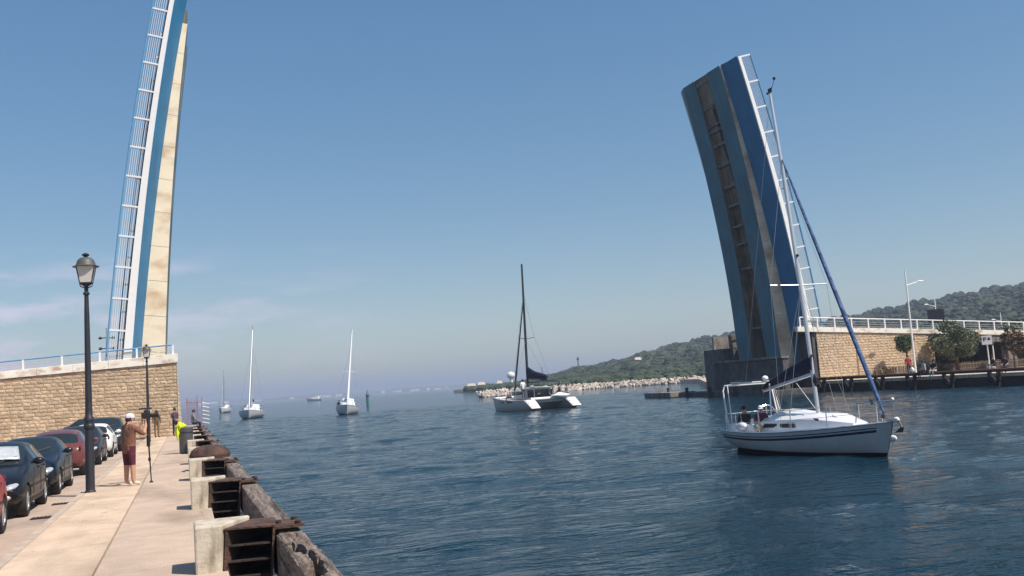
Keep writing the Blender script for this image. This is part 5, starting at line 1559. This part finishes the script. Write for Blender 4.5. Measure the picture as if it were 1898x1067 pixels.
def rl_(seed, n, cx, cy, cz, rx, ry, rz, s0, s1):
    r = random.Random(seed)
    o = []
    while len(o) < n:
        p = Vector((r.uniform(-1, 1), r.uniform(-1, 1), r.uniform(-1, 1)))
        if p.length < 1:
            s_ = r.uniform(s0, s1)
            o.append((cx + p.x * rx, cy + p.y * ry, cz + p.z * rz, s_ * 1.1, s_ * 1.1, s_ * .8))
    return o
tree((57.9, 64.9, .88), 'small round-headed tree on a thin stem in front of the stone wall', rl_(1, 9, 0, 0, 2.75, .45, .45, .6, .42, .6), 2.0, M['leafA'], 4200, .075, 1, tr=.06)
tree((62.9, 64.6, .88), 'large spreading grey-green tree in front of the white railing', rl_(2, 26, -.15, 0, 2.75, 2.1, 1.6, 1.35, .5, .95), 1.6, M['leafB'], 13000, .10, 2, tr=.16)
tree((68.0, 63.4, .88), 'dark leggy shrub with pale orange blossom at the right edge', rl_(3, 16, 0, 0, 2.2, .95, .8, 1.3, .35, .55), 1.3, M['leafC'], 4200, .085, 3, tr=.06, name='flowering_shrub', cat='shrub')
v, f = leaf_cloud(rl_(31, 12, 68.0, 63.0, 3.0, .95, .5, 1.2, .3, .5), 130, .05, 8)
sh_ = bpy.data.meshes.new('blossom'); sh_.from_pydata(v.tolist(), [], f.tolist()); sh_.materials.append(M['orange'])
for o in COL.objects:
    if o.name.startswith('flowering_shrub'):
        b_ = put('blossom', sh_, o, loc=tuple(-c for c in o.location))
tree((71.5, 63.0, .88), 'dark bushy tree cut off by the right edge of the photo', rl_(4, 14, 0, 0, 2.0, 1.3, 1.2, 1.3, .5, .85), 1.2, M['leafC'], 6500, .10, 4, tr=.1)
for i, (x_, y_, h_, lab) in enumerate(((56.6, 65.9, .75, 'low dry grassy bush at the wall foot left of the person in red'), (59.6, 65.5, .95, 'low green bush at the wall foot right of the tall white lamp'), (61.6, 65.2, .8, 'low pale bush under the large spreading tree'))):
    a = root('bush', lab, 'bush', (x_, y_, .88))
    v, f = leaf_cloud(rl_(40 + i, 9, 0, 0, h_ * .5, 1.0, .4, h_ * .35, .25, .42), 1700, .07, 50 + i)
    me = bpy.data.meshes.new('foliage'); me.from_pydata(v.tolist(), [], f.tolist()); me.materials.append(M['leafB'] if i else M['drygrass'])
    put('foliage', me, a)
# trees on the bank beyond the approach
for i, (x_, y_, s_, lab) in enumerate(((80, 90, .9, 'dark evergreen tree showing over the railing behind the large spreading tree'), (90, 84, 1.2, 'dark evergreen tree beyond the railing above the parking sign'), (101, 88, 1.25, 'dark evergreen tree beyond the end of the railing at the right edge'))):
    tree((x_, y_, .8), lab, rl_(60 + i, 12, 0, 0, 2.6 * s_, 1.9 * s_, 1.9 * s_, 1.2 * s_, .8, 1.3), 1.5 * s_, M['leafA'], 3200, .17, 70 + i, tr=.15)

pf = root('paling_fence', 'low brown paling fence running along the foot of the far bank bushes', 'fence', (0, 0, .88))
path = [(55.4, 65.9), (62, 66.15), (70, 65.7), (78, 64.6)]
pk = []
for (xa, ya), (xb, yb_) in zip(path[:-1], path[1:]):
    n = int(math.hypot(xb - xa, yb_ - ya) / .125)
    for k in range(n):
        t = k / n
        pk.append((xa + (xb - xa) * t, ya + (yb_ - ya) * t))
pal = MB()
pm = B().box(-.035, .035, -.015, .015, 0, .82).mesh('paling', M['paling'])
for k, (x_, y_) in enumerate(pk):
    h = .72 + .12 * rnd.random()
    if k < 190:
        put('paling', pm, pf, loc=(x_, y_, 0), scale=(1, 1, h / .82), rot=(0, R(rnd.uniform(-3, 3)), R(-20)))
part('wire', B().tube([(x_, y_, .25) for x_, y_ in path], .012, 4).tube([(x_, y_, .6) for x_, y_ in path], .012, 4), M['wire'], pf)

person('person in a red top and dark trousers standing by the tall white lamp', (56.0, 62.7, .88), R(150), {}, {'top': C['red_top'], 'bot': C['navy_trouser'], 'shoe': C['black_cloth'], 'fore': C['red_top']}, fingers=False, scale=.98)
person('person in pale grey sitting on the far quay rail with dark hair', (52.0, 56.6, 1.16), R(75), SIT, {'top': C['pale_grey'], 'bot': C['black_cloth'], 'shoe': C['black_cloth']}, fingers=False, head='long')
person('person in dark top sitting on the far quay rail beside the one in pale grey', (52.2, 55.8, 1.16), R(100), SIT, {'top': C['dark_top'], 'bot': C['pale_grey'], 'shoe': C['black_cloth']}, fingers=False)
bg_ = part('bag', rag((51.75, 57.6, 1.42), .16, .16, .17, None, 33), M['white'], smooth=True)
tag(bg_, 'small white bag resting on the far quay rail next to the seated pair', 'bag')
person('person in dark clothes sitting on the far quay rail below the parking sign', (53.5, 51.6, 1.16), R(70), SIT, {'top': C['black_cloth'], 'bot': C['pale_grey'], 'shoe': C['black_cloth']}, fingers=False)
person('person in plum top sitting on the far quay rail nearest the right edge', (53.8, 50.9, 1.16), R(110), SIT, {'top': C['plum'], 'bot': C['navy_trouser'], 'shoe': C['white_shoe']}, fingers=False, head='long')

# ------------------------------------------------------------------ breakwater
def boulder(k):
    r = random.Random(900 + k)
    bmx = bmesh.new(); bmesh.ops.create_icosphere(bmx, subdivisions=1, radius=1)
    for v_ in bmx.verts:
        v_.co = v_.co * r.uniform(.72, 1.2)
        v_.co.x = max(-.85, min(.85, v_.co.x)); v_.co.z = max(-.7, min(.75, v_.co.z))
    me = bpy.data.meshes.new('boulder'); bmx.to_mesh(me); bmx.free()
    me.materials.append(M['rock'])
    return me
bm_ = [boulder(k) for k in range(10)]
bw = root('rock_breakwater', 'long low breakwater of pale tumbled boulders in front of the wooded hill', 'breakwater')
line = [(57.5, 186), (66, 191), (82, 199), (92, 202), (103, 192), (112, 184), (124, 178)]
seg = [math.dist(a_, b_) for a_, b_ in zip(line[:-1], line[1:])]
tot = sum(seg)
part('core', B().loft([[(x_ - 1, y_ + 5, -1), (x_ + .5, y_ + 1.2, .5), (x_ + 1, y_ + 4, .9), (x_ + 1, y_ + 8, -1)] for x_, y_ in line]), M['earth'], bw)
for k in range(298):
    t = rnd.random() * tot
    i = 0
    while t > seg[i]: t -= seg[i]; i += 1
    q = t / seg[i]
    x_ = line[i][0] + (line[i + 1][0] - line[i][0]) * q; y_ = line[i][1] + (line[i + 1][1] - line[i][1]) * q
    lay = rnd.random()
    s_ = rnd.uniform(.34, .74)
    put('boulder', bm_[k % 10], bw, loc=(x_ + rnd.uniform(-.5, .5), y_ + lay * 3.2, -.1 + lay * 1.15), rot=(rnd.uniform(0, 6), rnd.uniform(0, 6), rnd.uniform(0, 6)), scale=(s_ * 1.25, s_, s_ * .85))

sm = MB()
r3 = random.Random(55)
for k in range(900):
    t = r3.random() * tot
    i = 0
    while t > seg[i]: t -= seg[i]; i += 1
    q = t / seg[i]
    x_ = line[i][0] + (line[i + 1][0] - line[i][0]) * q; y_ = line[i][1] + (line[i + 1][1] - line[i][1]) * q
    lay = r3.random(); s_ = r3.uniform(.16, .42)
    me_ = bm_[k % 10]; rm_ = Euler((r3.uniform(0, 6), r3.uniform(0, 6), r3.uniform(0, 6))).to_matrix()
    cx_, cy_, cz_ = x_ + r3.uniform(-.8, .6), y_ + lay * 3.6 - .4, .05 + lay * 1.25
    sm.add([tuple((rm_ @ v_.co) * s_ + Vector((cx_, cy_, cz_))) for v_ in me_.vertices], [tuple(p_.vertices) for p_ in me_.polygons])
o = part('rubble', sm, M['rock'], bw); o['kind'] = 'stuff'

# ------------------------------------------------------------------ hills and woodland
def ridge(az):          # azimuth from +Y in degrees -> elevation of the skyline in degrees seen from the quay
    return float(np.interp(az, [15.5, 17.0, 18.5, 20, 21, 23, 24.5, 26.7, 29, 31.5, 34, 37.6, 40, 42.6, 46, 48, 54, 62, 75], [0, .10, .30, .42, .60, 1.0, 1.1, 1.5, 1.95, 2.25, 2.45, 2.62, 2.85, 3.15, 3.5, 3.62, 4.0, 4.2, 3.0]))
def base_r(az):
    return float(np.interp(az, [15, 19, 22, 26, 31, 40, 60], [430, 300, 228, 222, 216, 190, 175]))
def ridge_r(az): return float(np.interp(az, [15, 20, 26, 32, 40, 60, 75], [650, 600, 640, 720, 760, 800, 800]))
def hill_z(az, r):
    rb, rr2 = base_r(az), ridge_r(az)
    t = (r - rb) / (rr2 - rb)
    H = math.tan(R(ridge(az))) * rr2 + 2.0 if az > 16 else 1.0
    if t < 0: return -1.0
    s_ = min(1, t)
    s_ = s_ * s_ * (3 - 2 * s_) * .55 + s_ * .45
    H -= 5.0
    z = .4 + max(.6, H) * s_
    if t > 1: z -= (t - 1) * 30
    z += (1.4 * math.sin(az * 3.1 + r * .021) + 1.1 * math.sin(az * 7.3 - r * .035)) * min(1, max(0, t * 2)) * (H / 40 + .15)
    return z
def make_hill():
    azs = np.arange(15.5, 75.1, .5); rs = np.concatenate([np.linspace(0, 1.0, 34), np.linspace(1.06, 1.8, 8)])
    m = MB()
    for az in azs:
        for q in rs:
            r = base_r(az) + (ridge_r(az) - base_r(az)) * q - (3 if q == 0 else 0)
            m.v.append((r * math.sin(R(az)), r * math.cos(R(az)), hill_z(az, r)))
    nr = len(rs)
    for i in range(len(azs) - 1):
        for j in range(nr - 1):
            m.f.append((i * nr + j, i * nr + j + 1, (i + 1) * nr + j + 1, (i + 1) * nr + j)); m.m.append(0)
    structure(part('hill', m, M['hill'], smooth=True))
    # woodland canopy, one mass of small crowns
    bmx = bmesh.new(); bmesh.ops.create_icosphere(bmx, subdivisions=2, radius=1)
    iv = np.array([v_.co[:] for v_ in bmx.verts]); fi = np.array([[v_.index for v_ in f_.verts] for f_ in bmx.faces]); bmx.free()
    VV = []; FF = []; n0 = 0
    r = np.random.RandomState(3)
    cnt = 0
    while cnt < 12500:
        az = r.uniform(16.3, 58); q = r.uniform(0.0, 1.0) ** .8 * 1.03 + .015
        rr2 = base_r(az) + (ridge_r(az) - base_r(az)) * q
        x_, y_ = rr2 * math.sin(R(az)), rr2 * math.cos(R(az))
        dens = .62 + .45 * math.sin(x_ * .031 + 1.3 * math.sin(y_ * .02)) * math.sin(y_ * .027 + 2) + .25 * math.sin(x_ * .11) * math.sin(y_ * .093)
        if r.uniform() > dens + .25 * (q < .35): continue
        z = hill_z(az, rr2)
        s_ = r.uniform(.75, 1.75) * (1 + .35 * q)
        jit = 1 + r.normal(0, .13, (len(iv), 1))
        v_ = iv * jit * np.array([s_, s_, s_ * r.uniform(.45, .75)]) + np.array([x_, y_, z + s_ * .5])
        VV.append(v_); FF.append(fi + n0); n0 += len(iv); cnt += 1
    me = bpy.data.meshes.new('woodland')
    me.from_pydata(np.concatenate(VV).tolist(), [], np.concatenate(FF).tolist())
    me.materials.append(M['wood'])
    o = put('woodland', me); o['kind'] = 'stuff'
    # pale rock outcrops
    for k, (az, q) in enumerate(((39.2, .93), (41.2, .9), (36.0, .9))):
        rr2 = base_r(az) + (ridge_r(az) - base_r(az)) * q
        bo = put('rock_outcrop', bm_[k], None, loc=(rr2 * math.sin(R(az)), rr2 * math.cos(R(az)), hill_z(az, rr2) + 1.2), scale=(7, 5, 2.6))
        tag(bo, ['pale rock outcrop on the hill above the abutment railing', 'pale rock outcrop on the hill left of the tall white lamp', 'pale rock outcrop on the hill beside the raised leaf'][k], 'rock outcrop')
make_hill()
def hz(az, r): return (r * math.sin(R(az)), r * math.cos(R(az)), hill_z(az, r))
wt = root('water_tower', 'white round water tower on the low headland behind the catamaran', 'water tower', hz(19.0, 520))
part('stem', B().lathe([(1.0, -2), (.9, 4.5)], 10), M['white'], wt); part('tank', B().ball((0, 0, 6.0), 2.3, 2.3, 2.0, 14, 10), M['white'], wt, smooth=True)
rm = root('radio_mast', 'thin radio mast on the wooded ridge above the breakwater', 'radio mast', hz(23.1, 630))
part('mast', B().tube([(0, 0, -1), (0, 0, 9.5)], .35, 6), M['iron'], rm); part('antenna', B().box(-.8, .8, -.3, .3, 7.4, 8.6), M['iron'], rm)
rm2 = root('antenna_pole', 'thin antenna pole on the low ridge right of the catamaran mast', 'antenna', hz(20.9, 590))
part('pole', B().tube([(0, 0, -1), (0, 0, 8)], .2, 6), M['iron'], rm2)
for k, (az, r_, w_, h_, lab) in enumerate(((17.2, 470, 3.5, 1.8, 'small white shore building far left of the catamaran'), (16.6, 520, 4.5, 1.6, 'long white building at the tip of the headland'), (18.3, 470, 2.5, 2.2, 'white house among the trees left of the water tower'),
                                      (26.7, 450, 3, .9, 'low pale house in the wood over mid breakwater'))):
    x_, y_, z_ = hz(az, r_)
    h = root('house', lab, 'house', (x_, y_, z_ + (1.5 if r_ > 400 and az > 20 else .5)), R(-az))
    part('wall', B().box(-w_ / 2, w_ / 2, -2.5, 2.5, -1.5, h_), M['white'], h)
    part('roof', B().hexa([(-w_ / 2 - .3, -2.8, h_), (w_ / 2 + .3, -2.8, h_), (w_ / 2 + .3, 2.8, h_), (-w_ / 2 - .3, 2.8, h_), (-w_ / 2 + .3, -.1, h_ + 1.3), (w_ / 2 - .3, -.1, h_ + 1.3), (w_ / 2 - .3, .1, h_ + 1.3), (-w_ / 2 + .3, .1, h_ + 1.3)]), M['block'], h)
    for q in (-.28, 0, .28):
        part('window', B().box(w_ * q - .35, w_ * q + .35, -2.53, -2.502, h_ * .3, h_ * .75), M['glass'], h)

def far_coast():
    m = MB(); azs = np.arange(-14, 22, .25)
    for i, az in enumerate(azs):
        el = .13 + .10 * math.sin(az * .31 + 1) + .05 * math.sin(az * 1.1) + .02 * math.sin(az * 3.7) + .015 * math.sin(az * 9)
        el += .16 * max(0, min(1, (az - 5) / 6)) * max(0, min(1, (20 - az) / 4))
        for r_, z_ in ((3600, .5), (3680, 3.0), (4300, math.tan(R(max(.04, el))) * 4300), (4900, 0)):
            m.v.append((r_ * math.sin(R(az)), r_ * math.cos(R(az)), z_))
    for i in range(len(azs) - 1):
        for j in range(3):
            m.f.append((i * 4 + j, i * 4 + j + 1, (i + 1) * 4 + j + 1, (i + 1) * 4 + j)); m.m.append(0)
    structure(part('far_hills', m, M['far'], smooth=True))
    r = random.Random(77)
    bx_ = B().box(-.5, .5, -.5, .5, 0, 1).mesh('far_building', M['white'])
    for k in range(22):
        az = r.uniform(-.5, 16.5); rr2 = r.uniform(3590, 3680)
        o = put('far_building', bx_, None, loc=(rr2 * math.sin(R(az)), rr2 * math.cos(R(az)), .5), rot=(0, 0, r.uniform(0, 1)), scale=(r.uniform(12, 34), 10, r.uniform(5, 10)))
        tag(o, 'tiny pale building on the hazy far shore', 'building', 'buildings along the far shore')
far_coast()

# ------------------------------------------------------------------ haze
hb_ = part('haze', B().box(-9400, 9400, -9400, 9400, -3.0, 78.0), [])
hb_['kind'] = 'stuff'
hm = bpy.data.materials.new('haze')
hm.use_nodes = True
hm.node_tree.nodes.clear()
ho = hm.node_tree.nodes.new('ShaderNodeOutputMaterial')
hv = hm.node_tree.nodes.new('ShaderNodeVolumePrincipled')
hv.inputs['Color'].default_value = (0.58, 0.67, 0.86, 1)
hv.inputs['Density'].default_value = 0.00048
hv.inputs['Anisotropy'].default_value = 0.0
hm.node_tree.links.new(hv.outputs[0], ho.inputs['Volume'])
hb_.data.materials.clear()
hb_.data.materials.append(hm)
